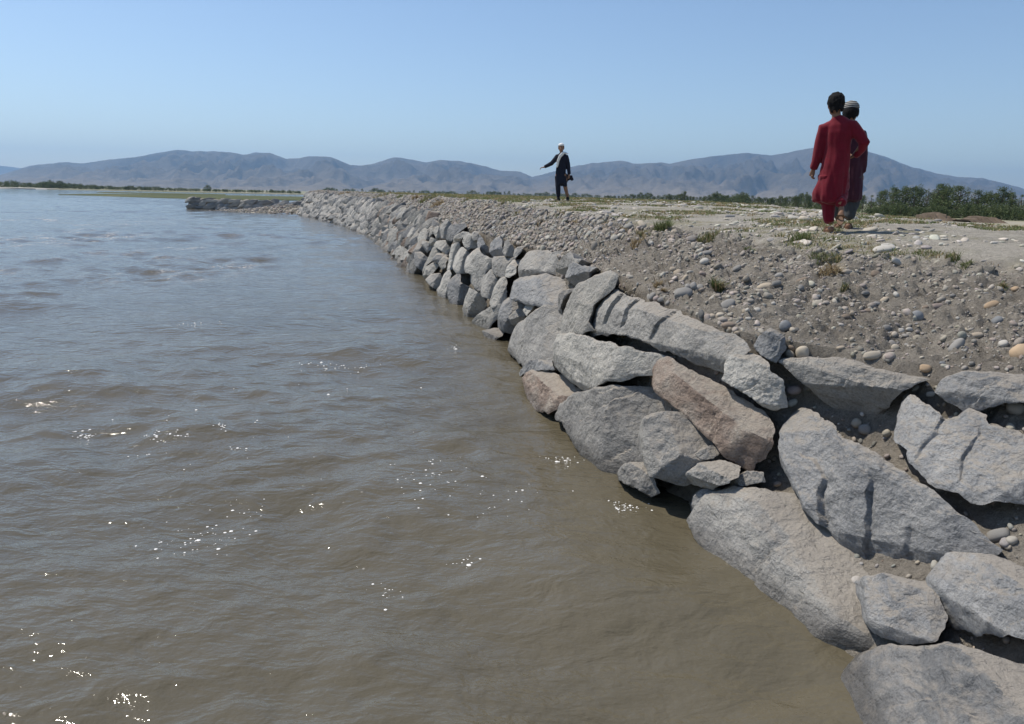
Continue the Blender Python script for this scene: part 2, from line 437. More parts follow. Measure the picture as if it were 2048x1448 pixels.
def water_material():
    mt, nt, b = mat_new('silty_water')
    tc = N(nt, 'ShaderNodeTexCoord'); v = tc.outputs['Object']
    n1 = noise_node(nt, v, 0.35, 4, 0.6, 0.4)
    c = ramp(nt, n1, [(0.3, (0.092, 0.080, 0.053)), (0.7, (0.118, 0.102, 0.070))])
    fm = attr(nt, 'foam')
    fn = noise_node(nt, v, 9, 6, 0.75)
    ff = math_node(nt, 'MULTIPLY', maprange(nt, fn, 0.46, 0.62), fm, True)
    # thin drifting scum: sparse small bubbles
    vor = N(nt, 'ShaderNodeTexVoronoi'); vor.inputs['Scale'].default_value = 16; nt.links.new(v, vor.inputs['Vector'])
    bub = math_node(nt, 'MULTIPLY', maprange(nt, vor.outputs['Distance'], 0.10, 0.16, 1, 0), maprange(nt, noise_node(nt, v, 0.8, 3, 0.6, 0.8), 0.64, 0.72))
    ff = math_node(nt, 'MAXIMUM', ff, math_node(nt, 'MULTIPLY', bub, 0.8))
    c = mix(nt, ff, c, (0.62, 0.58, 0.52))
    nt.links.new(c, b.inputs['Base Color'])
    nt.links.new(maprange(nt, ff, 0, 1, 0.06, 0.6), b.inputs['Roughness'])
    b.inputs['IOR'].default_value = 1.35
    mp = N(nt, 'ShaderNodeMapping'); mp.inputs['Scale'].default_value = (1.0, 1.5, 1.0); nt.links.new(v, mp.inputs[0])
    p = bump(nt, b, noise_node(nt, mp.outputs[0], 4.0, 3, 0.5, 0.5), 0.5, 0.06)
    bump(nt, b, noise_node(nt, mp.outputs[0], 17, 3, 0.55, 0.3), 0.45, 0.016, p)
    return mt
M['water'] = water_material()
river = tag(link('river', water_mesh(), M['water']), kind='structure')

def flecks():  # white discs painted in for sun glints as well as foam dots
    r = np.random.default_rng(91); V0, F0 = [], []
    th = np.linspace(0, 6.283, 7)[:-1]
    spots = [(160, 868, 46, 26, 10), (325, 880, 60, 30, 12), (445, 868, 30, 14, 6), (480, 905, 60, 8, 6), (290, 905, 60, 6, 4), (690, 728, 80, 22, 10), (640, 725, 60, 10, 6), (390, 650, 60, 12, 6), (420, 1060, 120, 40, 40), (340, 1080, 100, 16, 40),
             (480, 1010, 90, 14, 30), (850, 960, 90, 30, 60), (1000, 1000, 160, 30, 60), (760, 600, 60, 14, 8), (900, 700, 40, 6, 8), (120, 590, 60, 10, 8), (1250, 1020, 60, 40, 16), (770, 1165, 60, 16, 40), (930, 1115, 40, 12, 20), (1130, 915, 40, 26, 12), (560, 850, 500, 26, 150)]
    for x, y, sx, n_, sy in spots:
        for _ in range(n_):
            px_, py_ = x + r.normal(0, sx * 0.4), y + r.normal(0, sy * 0.4)
            p = at_z(px_, py_, 0.0); d = max(p[1], 1); s = np.exp(r.normal(math.log(1.15), 0.45)) * d / FPX
            h = river_bvh.ray_cast(Vector((p[0], p[1], 2)), Vector((0, 0, -1)))
            if h[0] is None: continue
            b = len(V0); a = r.uniform(0, 6.28)
            for t in th: V0.append((p[0] + s * 1.3 * math.cos(t + a), p[1] + s * 1.3 * math.sin(t + a), h[0].z + 0.001))
            V0.append((p[0], p[1], h[0].z + 0.001 + s * 0.6))
            F0 += [(b + k, b + (k + 1) % 6, b + 6) for k in range(6)]
    me_ = bpy.data.meshes.new('glint_foam_flecks'); me_.from_pydata(V0, [], F0); me_.update(); me_.polygons.foreach_set('use_smooth', np.ones(len(me_.polygons), bool))
    return me_
_n = len(river.data.vertices); _co = np.zeros(_n * 3, np.float32); river.data.vertices.foreach_get('co', _co)
river_bvh = BVHTree.FromPolygons(_co.reshape(-1, 3)[:400 * 330].tolist(), grid_faces(330, 400).tolist())
tag(link('glint_foam_flecks', flecks(), plain('foam', (0.80, 0.79, 0.76), 0.5, 0.05, 5, 0)), 'tiny white flecks painted in for sun glints and foam on the muddy water', 'foam', kind='stuff')

# ------------------------------------------------------------------ far ground, banks, mountains
def land_material(name, stops, scale=0.05, green=None):
    mt, nt, b = mat_new(name)
    tc = N(nt, 'ShaderNodeTexCoord'); v = tc.outputs['Object']
    c = ramp(nt, noise_node(nt, v, scale, 6, 0.65), stops)
    c = mix(nt, 0.3, c, ramp(nt, noise_node(nt, v, scale * 22, 4, 0.7), [(0.3, (0.5, 0.5, 0.5)), (0.7, (1.4, 1.4, 1.4))]), 'MULTIPLY')
    nt.links.new(c, b.inputs['Base Color']); b.inputs['Roughness'].default_value = 0.95; b.inputs['Specular IOR Level'].default_value = 0.1
    return mt
M['plain'] = land_material('flood_plain', [(0.35, (0.33, 0.30, 0.24)), (0.5, (0.25, 0.24, 0.16)), (0.65, (0.13, 0.15, 0.07))], 0.02)
M['sand'] = land_material('pale_sand', [(0.35, (0.42, 0.40, 0.35)), (0.65, (0.52, 0.49, 0.43))], 0.03)
M['green_bar'] = land_material('grassy_bar', [(0.3, (0.065, 0.075, 0.035)), (0.6, (0.10, 0.11, 0.05)), (0.75, (0.17, 0.15, 0.09))], 0.05)
def sheet(name, outline, z, mat, lip=1.2, zl=-0.6, kind='structure'):
    """flat sheet with a bevelled rim that goes below the water"""
    bm = bmesh.new(); n = len(outline); O = np.array(outline, float); c = O.mean(0)
    top = [bm.verts.new((x, y, z)) for x, y in outline]
    low = []
    for i in range(n):
        e = unit(np.r_[O[(i + 1) % n] - O[i - 1], 0]); nn = np.array([e[1], -e[0]])
        low.append(bm.verts.new((*(O[i] + nn * lip), zl)))
    bm.faces.new(top)
    for i in range(n): bm.faces.new((top[i], low[i], low[(i + 1) % n], top[(i + 1) % n]))
    bmesh.ops.triangulate(bm, faces=[f for f in bm.faces if len(f.verts) > 4])
    bmesh.ops.recalc_face_normals(bm, faces=bm.faces)
    me = bpy.data.meshes.new(name); bm.to_mesh(me); bm.free()
    return tag(link(name, me, mat), kind=kind)
plain_o = sheet('flood_plain', [(9.5, -60), (4500, -60), (9500, 9300), (-9300, 9300), (-2300, 2300), (-700, 640), (-330, 372), (-230, 352), (-150, 378), (-95, 412), (-30, 380), (6, 210), (4, 90), (9.5, 60), (11, 30), (10.5, 15)][::1], 0.30, M['plain'])
# grassy bars in the river
def bar(name, pts_px, z, mat):
    return sheet(name, [tuple(at_z(x, y, z)[:2]) for x, y in pts_px], z, mat, 1.0, -0.3)
bar('grass_bar', [(118, 388.5), (190, 390.2), (300, 394), (400, 397), (520, 399), (640, 400.5), (640, 394), (480, 390.8), (330, 388.6), (200, 387.2)], 0.12, M['green_bar'])
bar('grass_bar', [(195, 384.6), (300, 387.2), (450, 389.8), (450, 388.4), (300, 385.6), (210, 383.7)], 0.12, M['green_bar'])
bar('sand_spit', [(0, 375.2), (70, 376.8), (110, 377.0), (60, 375.4), (0, 373.6)], 0.42, M['sand'])

SKY = [(-700, 372), (-400, 366), (-200, 358), (-80, 356), (0, 350), (61, 331), (133, 324), (164, 327), (219, 319), (273, 314), (308, 307), (355, 299.5), (383, 302.5), (420, 302.5), (458, 304), (489, 310), (509, 305),
       (540, 306), (574, 318), (600, 316), (619, 312), (663, 314), (700, 330), (722, 331), (740, 329), (790, 314), (815, 318), (830, 320), (850, 325), (880, 320), (920, 322), (960, 330), (1000, 341), (1040, 343), (1065, 354),
       (1100, 345), (1140, 334), (1180, 327), (1243, 321), (1269, 327.5), (1324, 325), (1341, 327.5), (1379, 319), (1430, 312), (1493, 305.5), (1540, 311), (1574, 305.5), (1600, 300), (1625, 296), (1680, 296.5), (1727, 300), (1773, 314),
       (1816, 331.7), (1875, 347), (1917, 354), (1964, 356), (2010, 367), (2048, 377.5), (2150, 392), (2300, 396), (2700, 400)]
def mountains(name, sky_pts, y_ridge, y_foot, y_back, seed, mat, rel=1.0, ncol=700, nrow=110):
    sx = np.array([p_[0] for p_ in sky_pts]); sy = np.array([p_[1] for p_ in sky_pts])
    px_ = np.linspace(sx[0], sx[-1], ncol)
    py_ = np.interp(px_, sx, sy) + 1.1 * noise(np.c_[px_ / 14, px_ * 0, px_ * 0], seed + 3)
    yr = y_ridge * (1 + 0.07 * noise(np.c_[px_ / 260, px_ * 0, px_ * 0], seed))
    R = np.array([at_depth(a, b_, y_) for a, b_, y_ in zip(px_, py_, yr)])       # ridge points
    H = np.maximum(R[:, 2], 4)
    t = np.r_[np.linspace(0, 1, int(nrow * 0.78)), 1 + np.linspace(0.02, 0.6, nrow - int(nrow * 0.78))]
    V = []
    for tt in t:
        yy = y_foot + (yr - y_foot) * tt if tt <= 1 else yr + (y_back - y_ridge) * (tt - 1)
        xx = R[:, 0] / R[:, 1] * yy * (1 + 0.012 * noise(np.c_[px_ / 60, px_ * 0 + tt * 3, px_ * 0], seed + 5) * (1 - min(tt, 1)))
        prof = (0.16 * min(tt, 1) + 0.84 * min(tt, 1) ** 2.1) if tt <= 1 else max(0, 1 - (tt - 1) * 1.5)
        P = np.c_[xx / 620, yy / 900, xx * 0]
        rd = 1 - np.abs(fbm(P * 1.0, 2, seed + 9, 0.5)) * 1.6
        rd2 = 1 - np.abs(noise(P * np.array([3.3, 2.6, 1]), seed + 15)) * 1.8
        rd3 = 1 - np.abs(noise(P * np.array([8.5, 6.5, 1]), seed + 19)) * 1.8
        carve = (0.55 * (rd - 0.6) + 0.26 * (rd2 - 0.6) + 0.13 * (rd3 - 0.6)) * rel
        wgt = 4 * min(tt, 1) * (1 - min(tt, 1)) if tt <= 1 else 0.3
        z = H * np.clip(prof + carve * wgt * (0.3 + 0.7 * min(tt, 1)), 0.0, 0.25 + 0.75 * max(min(tt, 1) ** 0.6, 0.01)) - 6 * (1 - min(tt, 1)) ** 4 * 2
        if tt > 1: z = np.minimum(z, H * (1 - (tt - 1) * 0.6))
        V.append(np.c_[xx, yy, z])
    V = np.concatenate(V)
    return tag(link(name, np_mesh(name, V, grid_faces(len(t), ncol), True), mat), kind='structure')
def mountain_material():
    mt, nt, b = mat_new('bare_mountain')
    tc = N(nt, 'ShaderNodeTexCoord'); v = tc.outputs['Object']; geo = N(nt, 'ShaderNodeNewGeometry')
    sep = N(nt, 'ShaderNodeSeparateXYZ'); nt.links.new(geo.outputs['Position'], sep.inputs[0])
    n1 = noise_node(nt, v, 0.0016, 7, 0.65, 0.5)
    c = ramp(nt, n1, [(0.3, (0.06, 0.054, 0.046)), (0.5, (0.10, 0.087, 0.072)), (0.72, (0.165, 0.14, 0.11))])
    hz = math_node(nt, 'ADD', sep.outputs[2], math_node(nt, 'MULTIPLY', math_node(nt, 'SUBTRACT', n1, 0.5), 330))
    c = mix(nt, maprange(nt, hz, 130, 5, 0, 0.75), c, (0.25, 0.21, 0.165))           # pale outwash fans at the foot
    c = mix(nt, 0.35, c, ramp(nt, noise_node(nt, v, 0.02, 5, 0.7), [(0.3, (0.45, 0.45, 0.45)), (0.7, (1.5, 1.5, 1.5))]), 'MULTIPLY')
    nt.links.new(c, b.inputs['Base Color']); b.inputs['Roughness'].default_value = 0.95; b.inputs['Specular IOR Level'].default_value = 0.05
    bump(nt, b, noise_node(nt, v, 0.006, 8, 0.65), 0.9, 60)
    return mt
M['mountain'] = mountain_material()
mountains('mountain_range', SKY, 6600, 3300, 8200, 200, M['mountain'], 1.35)
mountains('far_mountain_range', [(-900, 345), (-300, 330), (-100, 334), (0, 331), (40, 336), (90, 346), (160, 356), (300, 362), (500, 368)], 9800, 8600, 10800, 300, M['mountain'], 0.5, 160, 30)

# ------------------------------------------------------------------ stones of the retaining wall
def rock_mesh(name, poly, depth, seed, M_=40, rings=8, facet=None, rough=0.012, jag=0.03, sharp=38, round_=0.05, bulge=0.0, grow=1.0, cracks=(), skew=(0.0, 0.0)):
    """poly (k,2): outline of the front face in its own plane (x right, y up), z = outwards. A broken block."""
    r = np.random.default_rng(seed)
    poly = np.asarray(poly, float)
    area = 0.5 * np.sum(poly[:, 0] * np.roll(poly[:, 1], -1) - np.roll(poly[:, 0], -1) * poly[:, 1])
    if area < 0: poly = poly[::-1]
    size = math.sqrt(abs(area))
    nxt = np.roll(poly, -1, 0); L = np.linalg.norm(nxt - poly, axis=1); cum = np.r_[0, np.cumsum(L)]
    tt = np.linspace(0, cum[-1], M_, endpoint=False)
    i = np.clip(np.searchsorted(cum, tt, 'right') - 1, 0, len(poly) - 1)
    B = poly[i] + (nxt[i] - poly[i]) * ((tt - cum[i]) / L[i])[:, None]
    B = B.mean(0) + (B - B.mean(0)) * grow
    B += size * jag * np.c_[noise(np.c_[B * 5 / size, tt * 0 + seed], 1), noise(np.c_[B * 5 / size, tt * 0 + seed], 2)]
    B += size * 0.012 * np.c_[noise(np.c_[B * 17 / size, tt * 0 + seed], 21), noise(np.c_[B * 17 / size, tt * 0 + seed], 22)]
    c = B.mean(0)
    # planes that cut the front into broken facets
    if facet is None:
        facet = []
        for _ in range(5):
            a = r.uniform(0, 6.283); facet.append((math.cos(a), math.sin(a), r.uniform(0.18, 0.62), r.uniform(0.25, 0.9)))
    hxy = (B.max(0) - B.min(0)) / 2
    dome = r.uniform(0.02, 0.07)
    chips = [(a_ * math.cos(t_), a_ * math.sin(t_), j_[0], j_[1], o_) for a_, t_, j_, o_ in zip(0.85 * np.sqrt(r.random(13)), r.uniform(0, 6.283, 13), r.normal(0, 0.13, (13, 2)), r.uniform(0, 0.05, 13))]
    def front(uv):
        h = np.full(len(uv), 0.0)
        d = (uv - c) / size
        dn = (uv - c) / hxy; mn = hxy.min() / size
        for fx, fy, o_, k_ in facet:
            h = np.minimum(h, -1.45 * mn * k_ * np.maximum(0, dn[:, 0] * fx + dn[:, 1] * fy - o_ * 1.45))
        # flat chipped facets: lower envelope of planes tangent to a shallow dome
        env = np.full(len(uv), 9.0)
        for sx_, sy_, jx, jy, jo in chips:
            env = np.minimum(env, mn * (-dome * (sx_ ** 2 + sy_ ** 2) - (2 * dome * sx_ + jx) * (dn[:, 0] - sx_) - (2 * dome * sy_ + jy) * (dn[:, 1] - sy_) + jo))
        h = h + env + 0.022 * noise(np.c_[d * 2.2, d[:, 0] * 0 + seed * 1.3], 4)
        if bulge: h = h - bulge * (d ** 2).sum(1)
        for (ax, ay, bx, by, wd_, dp_) in cracks:         # grooves and steps split along the grain
            ab = np.array([bx - ax, by - ay]); L2 = ab @ ab
            t_ = np.clip(((d - (ax, ay)) @ ab) / L2, 0, 1)
            wob = 0.07 * noise(np.c_[d * 3.0, d[:, 0] * 0 + seed], 6) + 0.025 * noise(np.c_[d * 9.0, d[:, 0] * 0 + seed], 7)
            sd = ((d[:, 0] - ax) * -ab[1] + (d[:, 1] - ay) * ab[0]) / math.sqrt(L2) + wob
            end = sstep(0, 0.2, t_) * sstep(1.0, 0.75, t_)
            h = h - dp_ * end * sstep(-0.012, 0.006, sd) * np.exp(-np.maximum(sd, 0) / (wd_ * 4))      # a flake has split off along the line
        return h * size
    V = [np.r_[c, front(c[None])[0]][None]]
    rho = np.r_[np.linspace(0, 0.92, rings)[1:], 0.975, 1.0]
    for p_ in rho:
        uv = c + (B - c) * p_
        h = front(uv) - (round_ * size * sstep(0.92, 1.0, p_) ** 1.5)
        V.append(np.c_[uv, h])
    hb = V[-1][:, 2]
    for d_, s_ in ((0.06, 1.004), (0.30, 1.0), (0.62, 0.95), (1.0, 0.82)):
        uv = c + (B - c) * s_ + np.array(skew) * depth * d_; z = hb * (1 - d_) - depth * d_
        V.append(np.c_[uv, z])
    V.append(np.r_[c + np.array(skew) * depth, -depth * 1.04][None])
    V = np.concatenate(V)
    nr_ = len(rho) + 4
    F = []
    ii = np.arange(M_); jj = (ii + 1) % M_
    F3 = [np.c_[np.zeros(M_, int), 1 + ii, 1 + jj, 1 + jj]]
    for k in range(nr_ - 1):
        a = 1 + k * M_; b_ = a + M_
        F3.append(np.c_[a + ii, b_ + ii, b_ + jj, a + jj])
    a = 1 + (nr_ - 1) * M_; last = len(V) - 1
    F3.append(np.c_[a + ii, np.full(M_, last), a + jj, a + jj])
    Fq = np.concatenate(F3)
    # surface relief
    rel = fbm(V * 4.5 / max(size, 0.25) + seed * 2.7, 4, 5, 0.55)
    rel2 = fbm(V * 17 + seed, 3, 15, 0.6)
    dirn = np.zeros_like(V); dirn[:, 2] = 1
    sid = np.arange(len(V)) > len(rho) * M_
    rad = np.zeros_like(V); rad[:, :2] = V[:, :2] - c; rad /= (np.linalg.norm(rad, axis=1)[:, None] + 1e-9)
    dirn[sid] = rad[sid]
    V = V + dirn * (rough * (0.75 * size * rel + 0.55 * rel2))[:, None]
    faces = [tuple(dict.fromkeys(f)) for f in Fq.tolist()]
    me = bpy.data.meshes.new(name); me.from_pydata(V.tolist(), [], faces); me.update()
    me.polygons.foreach_set('use_smooth', np.ones(len(me.polygons), bool))
    me.set_sharp_from_angle(angle=math.radians(sharp))
    return me
def stone_object(O, ex, ey, n, poly2, depth, seed, mat, parent, **kw):
    me = rock_mesh('stone', poly2, depth, seed, **kw)
    o = link('stone', me, mat, parent)
    m4 = Matrix.Identity(4)
    for i_ in range(3):
        m4[i_][0] = ex[i_]; m4[i_][1] = ey[i_]; m4[i_][2] = n[i_]; m4[i_][3] = O[i_]
    o.matrix_local = m4
    return o
wall = empty('retaining_wall', (0, 0, 0), 'long dry stone retaining wall of grey slabs along the river edge', 'wall')

# outlines of the nearest stones: (origin x, y, scale) of the sketch they were measured in
ZO = {'5': (1000, 500, 3.148), '6': (1400, 640, 3.148), '7': (1180, 880, 2.36), 'A': (780, 420, 6.03), 'B': (980, 470, 5.36), 'P': (0, 0, 1)}
def RB(o=0.45, k=1.1): return (1.0, -0.1, o, k)           # right-hand broken end
def TB(o=0.5, k=0.8): return (0.1, 1.0, o, k)             # top
def LB(o=0.6, k=0.6): return (-1.0, 0.0, o, k)
def DB(o=0.6, k=0.6): return (0.1, -1.0, o, k)
NEAR = [
 ('B', [(665,980),(850,560),(1010,430),(1130,350),(1200,400),(1160,560),(1060,720),(1010,900),(1020,990),(930,1050),(740,1040)], 'pale', [RB(.5,.7), DB(.7,.5)], .3),
 ('5', [(500,520),(555,420),(628,225),(740,270),(800,290),(1050,370),(1200,440),(1320,490),(1450,550),(1470,600),(1400,690),(1340,750),(1250,720),(1000,620),(880,570),(760,520),(640,515)], 'rock', [TB(.28,.45), RB(.95,.9), (-.5,.8,.3,.35), (.3,-.9,.3,.5)], .42),
 ('5', [(262,720),(300,600),(345,530),(450,520),(560,560),(700,600),(760,610),(900,640),(910,720),(800,780),(640,830),(520,870),(480,880),(380,810)], 'pale', [RB(.36,1.1), DB(.55,.5)], .4),
 ('B', [(205,1275),(290,1365),(380,1355),(480,1320),(580,1240),(690,1000),(700,800),(640,750),(480,760),(380,860),(240,930),(190,1010),(120,1200),(150,1250)], 'rock', [(.9,.3,.25,.9), (-.8,.5,.45,.7), DB(.7,.5)], .4),
 ('5', [(105,770),(190,690),(265,680),(275,740),(180,765),(110,790)], 'blue', None, .3),
 ('5', [(105,800),(180,735),(270,760),(330,800),(390,870),(420,900),(350,965),(290,1020),(200,1000),(150,940)], 'warm', [TB(.2,.8), RB(.4,1.0)], .35),
 ('5', [(300,1030),(330,960),(420,910),(500,890),(700,850),(920,760),(990,920),(930,1010),(850,1100),(840,1200),(870,1300),(760,1380),(650,1410),(580,1370),(480,1260),(380,1120)], 'rock', [(.95,.2,.08,.95), TB(.5,.9), LB(.75,.7)], .5),
 ('5', [(845,1160),(880,1060),(960,1010),(1120,980),(1180,1060),(1240,1200),(1215,1290),(1170,1360),(1130,1420),(1060,1450),(930,1410),(870,1280)], 'rock', [(.7,.7,.12,.9), (.8,-.5,.3,.9), LB(.7,.5)], .4),
 ('5', [(915,730),(940,690),(990,660),(1100,720),(1250,800),(1390,880),(1560,1000),(1650,1110),(1660,1190),(1600,1290),(1540,1310),(1500,1380),(1400,1290),(1240,1120),(1060,970),(960,900),(925,850)], 'warm', [(.55,.85,.12,.75), (.9,-.1,.9,.8), (-.6,-.8,.3,.3)], .35),
 ('6', [(130,370),(150,250),(210,200),(330,215),(410,270),(440,330),(500,370),(505,540),(430,555),(360,530),(310,480),(200,420)], 'pale', [TB(.45,.6), RB(.6,.8), DB(.6,.7)], .35),
 ('6', [(335,160),(370,100),(440,50),(520,100),(525,170),(470,265),(400,230),(350,190)], 'blue', [RB(.45,.9), TB(.5,.5)], .22),
 ('6', [(495,255),(560,235),(800,225),(950,240),(1080,290),(1240,330),(1400,350),(1280,420),(1130,500),(920,590),(850,570),(760,500),(620,370),(560,310)], 'rock', [(.3,-.95,.15,.9), TB(.35,.5), (.9,.2,.5,.5)], .4),
 ('6', [(1460,420),(1500,350),(1600,320),(1800,310),(2040,315),(2300,340),(2290,520),(2060,510),(1900,500),(1640,525),(1560,480)], 'blue', [TB(.25,.6), DB(.3,.6)], .4),
 ('6', [(1195,720),(1200,600),(1225,480),(1280,430),(1480,560),(1520,600),(1600,590),(1660,530),(1760,570),(1790,630),(1900,650),(2060,720),(2150,800),(2120,1060),(1990,1100),(1860,1110),(1720,1130),(1600,1060),(1440,1010),(1290,850),(1280,790)], 'blue', [(.95,-.2,.55,.9), LB(.8,.4), (-.2,.9,.5,.3)], .45),
 ('P', [(1541,850),(1555,812),(1571,796),(1590,802),(1632,837),(1670,869),(1750,910),(1845,977),(1924,1037),(1966,1082),(1925,1105),(1870,1120),(1780,1140),(1700,1130),(1652,1100),(1640,1050),(1600,1010),(1575,970),(1550,930)], 'blue', [(-.55,.8,.55,.35), (-.75,-.6,.38,.8), (.4,-.9,.42,.55), (.7,.7,.55,.5)], .5),
 ('7', [(435,370),(470,330),(520,270),(640,210),(850,210),(930,290),(1080,380),(1090,480),(1140,540),(1240,600),(1250,700),(1270,900),(1000,950),(940,950),(800,860),(640,690),(520,540),(460,440)], 'rock', [(.6,.8,.22,.85), (.9,-.35,.52,.9), (-.8,.5,.6,.6)], .55),
 ('P', [(1845,1150),(1885,1098),(1985,1100),(2060,1135),(2160,1190),(2150,1275),(2040,1265),(1960,1250),(1865,1225)], 'blue', [TB(.3,.7), DB(.4,.7)], .45),
 ('P', [(1650,1345),(1668,1310),(1700,1290),(1760,1278),(1830,1285),(1870,1280),(1990,1305),(2060,1290),(2200,1330),(2220,1500),(2000,1560),(1720,1530),(1660,1430)], 'blue', [TB(.3,.7), LB(.8,.6)], .5),
 ('P', [(1690,1150),(1760,1145),(1840,1150),(1868,1220),(1850,1270),(1790,1275),(1730,1255),(1705,1200)], 'blue', None, .3),
 ('7', [(120,150),(150,110),(240,97),(270,150),(285,240),(260,262),(210,225),(125,190)], 'rock', [RB(.3,.6), TB(.4,.6)], .3),
 ('7', [(440,160),(500,110),(570,80),(640,110),(665,170),(640,200),(540,220),(450,200)], 'rock', [TB(.2,.9), DB(.3,.8)], .3),
 ('7', [(495,45),(560,20),(590,45),(570,85),(510,98),(480,80)], 'rock', None, .2),
 ('7', [(640,195),(740,145),(810,150),(815,195),(700,218),(650,225)], 'rock', None, .3),
 ('7', [(452,335),(470,260),(540,215),(620,225),(610,265),(520,300)], 'blue', None, .3),
 ('B', [(235,430),(265,390),(275,270),(330,160),(380,140),(560,150),(620,190),(710,160),(715,330),(640,395),(540,395),(400,405)], 'rock', [RB(.5,1.0), (.2,-.95,.3,.7)], .4),
 ('B', [(640,370),(720,300),(800,210),(850,180),(890,250),(960,260),(930,300),(800,420),(740,415)], 'rock', [(.5,-.8,.1,1.0)], .35),
 ('B', [(785,440),(820,310),(900,290),(960,330),(1080,330),(1000,420),(900,520),(840,570),(810,500)], 'blue', [(.5,-.85,.1,1.0)], .3),
 ('B', [(140,650),(200,460),(300,420),(540,400),(640,430),(790,450),(730,560),(710,640),(700,770),(640,745),(560,757),(380,715),(210,662)], 'blue', [(.85,.4,.2,.8), (-.5,.8,.4,.4), DB(.5,.4)], .4),
 ('B', [(690,810),(720,640),(780,590),(840,560),(770,720),(700,850)], 'rock', None, .3),
 ('B', [(-5,360),(10,230),(100,215),(215,240),(150,430),(80,432),(20,400)], 'rock', [RB(.5,.9)], .35),
 ('B', [(150,435),(210,260),(262,250),(262,400),(200,445)], 'pale', None, .3),
 ('B', [(-40,160),(-10,60),(30,30),(80,10),(110,60),(105,190),(20,205),(-30,195)], 'blue', [(.3,-.9,.2,.8)], .3),
 ('B', [(115,170),(140,60),(180,50),(210,100),(205,200),(150,218)], 'rock', [RB(.3,1)], .3),
 ('B', [(230,215),(250,150),(330,110),(315,175),(260,252)], 'rock', None, .3),
 ('B', [(-5,710),(40,560),(90,450),(150,455),(165,500),(135,650),(60,745),(10,755)], 'pale', [RB(.5,.9)], .3),
 ('B', [(55,990),(100,720),(160,670),(250,670),(290,730),(220,850),(255,900),(130,1015)], 'blue', [(.8,-.5,.2,1.0), (.7,.6,.25,.8)], .35),
 ('B', [(190,870),(290,790),(340,780),(372,850),(300,905),(200,940)], 'rock', [(.4,-.9,.15,1.0)], .3),
 ('B', [(345,800),(380,730),(430,730),(445,772),(385,858)], 'pale', None, .25),
 ('B', [(-90,1020),(-20,985),(50,990),(85,1080),(30,1140),(-70,1110)], 'rock', [TB(.0,.9)], .3),
 ('A', [(890,640),(910,560),(1020,460),(1080,540),(1190,590),(1170,660),(1100,780),(1090,870),(1020,945),(960,870),(970,770),(900,740)], 'pale', [RB(.65,.8), DB(.8,.7)], .35),
 ('A', [(745,680),(770,540),(840,450),(900,490),(920,560),(885,640),(875,720),(800,768)], 'pale', [RB(.35,1.0)], .35),
 ('A', [(650,690),(690,560),(720,430),(790,400),(785,480),(760,560),(750,650),(700,718)], 'pale', [RB(.3,1.0)], .35),
 ('A', [(345,720),(420,600),(470,470),(520,430),(540,500),(515,590),(440,650),(370,750)], 'pale', [(.8,-.5,.35,1.0)], .35),
 ('A', [(370,790),(420,680),(500,630),(550,670),(490,760),(390,835)], 'pale', [DB(.3,.9)], .35),
 ('A', [(550,970),(600,900),(640,770),(690,725),(715,780),(695,880),(685,1045),(600,1045),(560,1015)], 'pale', [RB(.4,1.0)], .35),
 ('A', [(680,930),(700,860),(780,780),(815,790),(835,880),(905,930),(885,1010),(835,1160),(800,1205),(710,1125),(688,1030)], 'blue', [(.95,.1,.2,.9)], .35),
 ('A', [(805,1230),(860,1090),(930,950),(1000,980),(1050,1020),(1040,1110),(965,1240),(920,1345),(860,1295)], 'pale', [(.8,-.4,.2,1.0)], .35),
 ('A', [(935,1350),(1080,1240),(1200,1150),(1310,1130),(1285,1210),(1160,1425),(1050,1450)], 'pale', [RB(.35,1.0)], .35),
 ('A', [(1075,890),(1120,790),(1190,720),(1240,790),(1280,890),(1215,1060),(1100,1025)], 'rock', [RB(.25,.8)], .3),
 ('A', [(650,335),(720,180),(860,155),(890,190),(815,265),(730,360)], 'blue', [RB(.7,.6)], .3),
 ('A', [(735,380),(780,310),(870,260),(925,272),(855,345),(760,390)], 'pale', [DB(.2,.9)], .3),
 ('A', [(860,370),(910,270),(965,290),(995,365),(965,425),(900,465)], 'pale', [RB(.3,1.0)], .3),
 ('A', [(965,300),(1010,250),(1058,260),(1045,352),(1000,358)], 'rock', None, .25),
 ('A', [(1042,400),(1062,300),(1105,360),(1135,430),(1100,495),(1060,475)], 'blue', None, .25),
 ('A', [(200,310),(250,210),(355,200),(345,290),(265,395),(230,365)], 'pale', [RB(.5,.8)], .3),
 ('A', [(355,355),(380,220),(435,200),(425,300),(402,365)], 'rock', [RB(.1,.9)], .3),
 ('A', [(408,355),(440,200),(472,190),(474,335)], 'rock', None, .3),
 ('A', [(465,315),(490,220),(535,200),(525,275)], 'pale', None, .3),
 ('A', [(520,270),(550,190),(605,220),(585,275),(548,335)], 'pale', [RB(.2,1)], .3),
 ('A', [(585,315),(610,170),(685,110),(705,180),(655,325)], 'rock', [RB(.1,.8)], .3),
 ('A', [(130,320),(200,220),(275,150),(295,190),(205,315)], 'pale', None, .3),
 ('A', [(525,425),(550,370),(650,360),(675,430),(632,505),(600,475)], 'pale', [RB(.4,1.0)], .3),
 ('A', [(378,430),(390,370),(440,370),(475,430),(420,495)], 'rock', None, .3),
 ('A', [(450,415),(480,330),(545,350),(515,415)], 'pale', None, .25),
 ('A', [(135,555),(170,470),(220,490),(268,510),(205,585)], 'pale', None, .3),
 ('A', [(272,595),(280,520),(340,490),(425,560),(405,625),(340,695),(278,645)], 'blue', [RB(.2,.9)], .3),
 ('A', [(25,465),(90,330),(132,330),(115,440),(90,515)], 'rock', [RB(.2,1)], .3),
 ('A', [(95,515),(150,420),(195,360),(168,450),(130,545)], 'rock', None, .3),
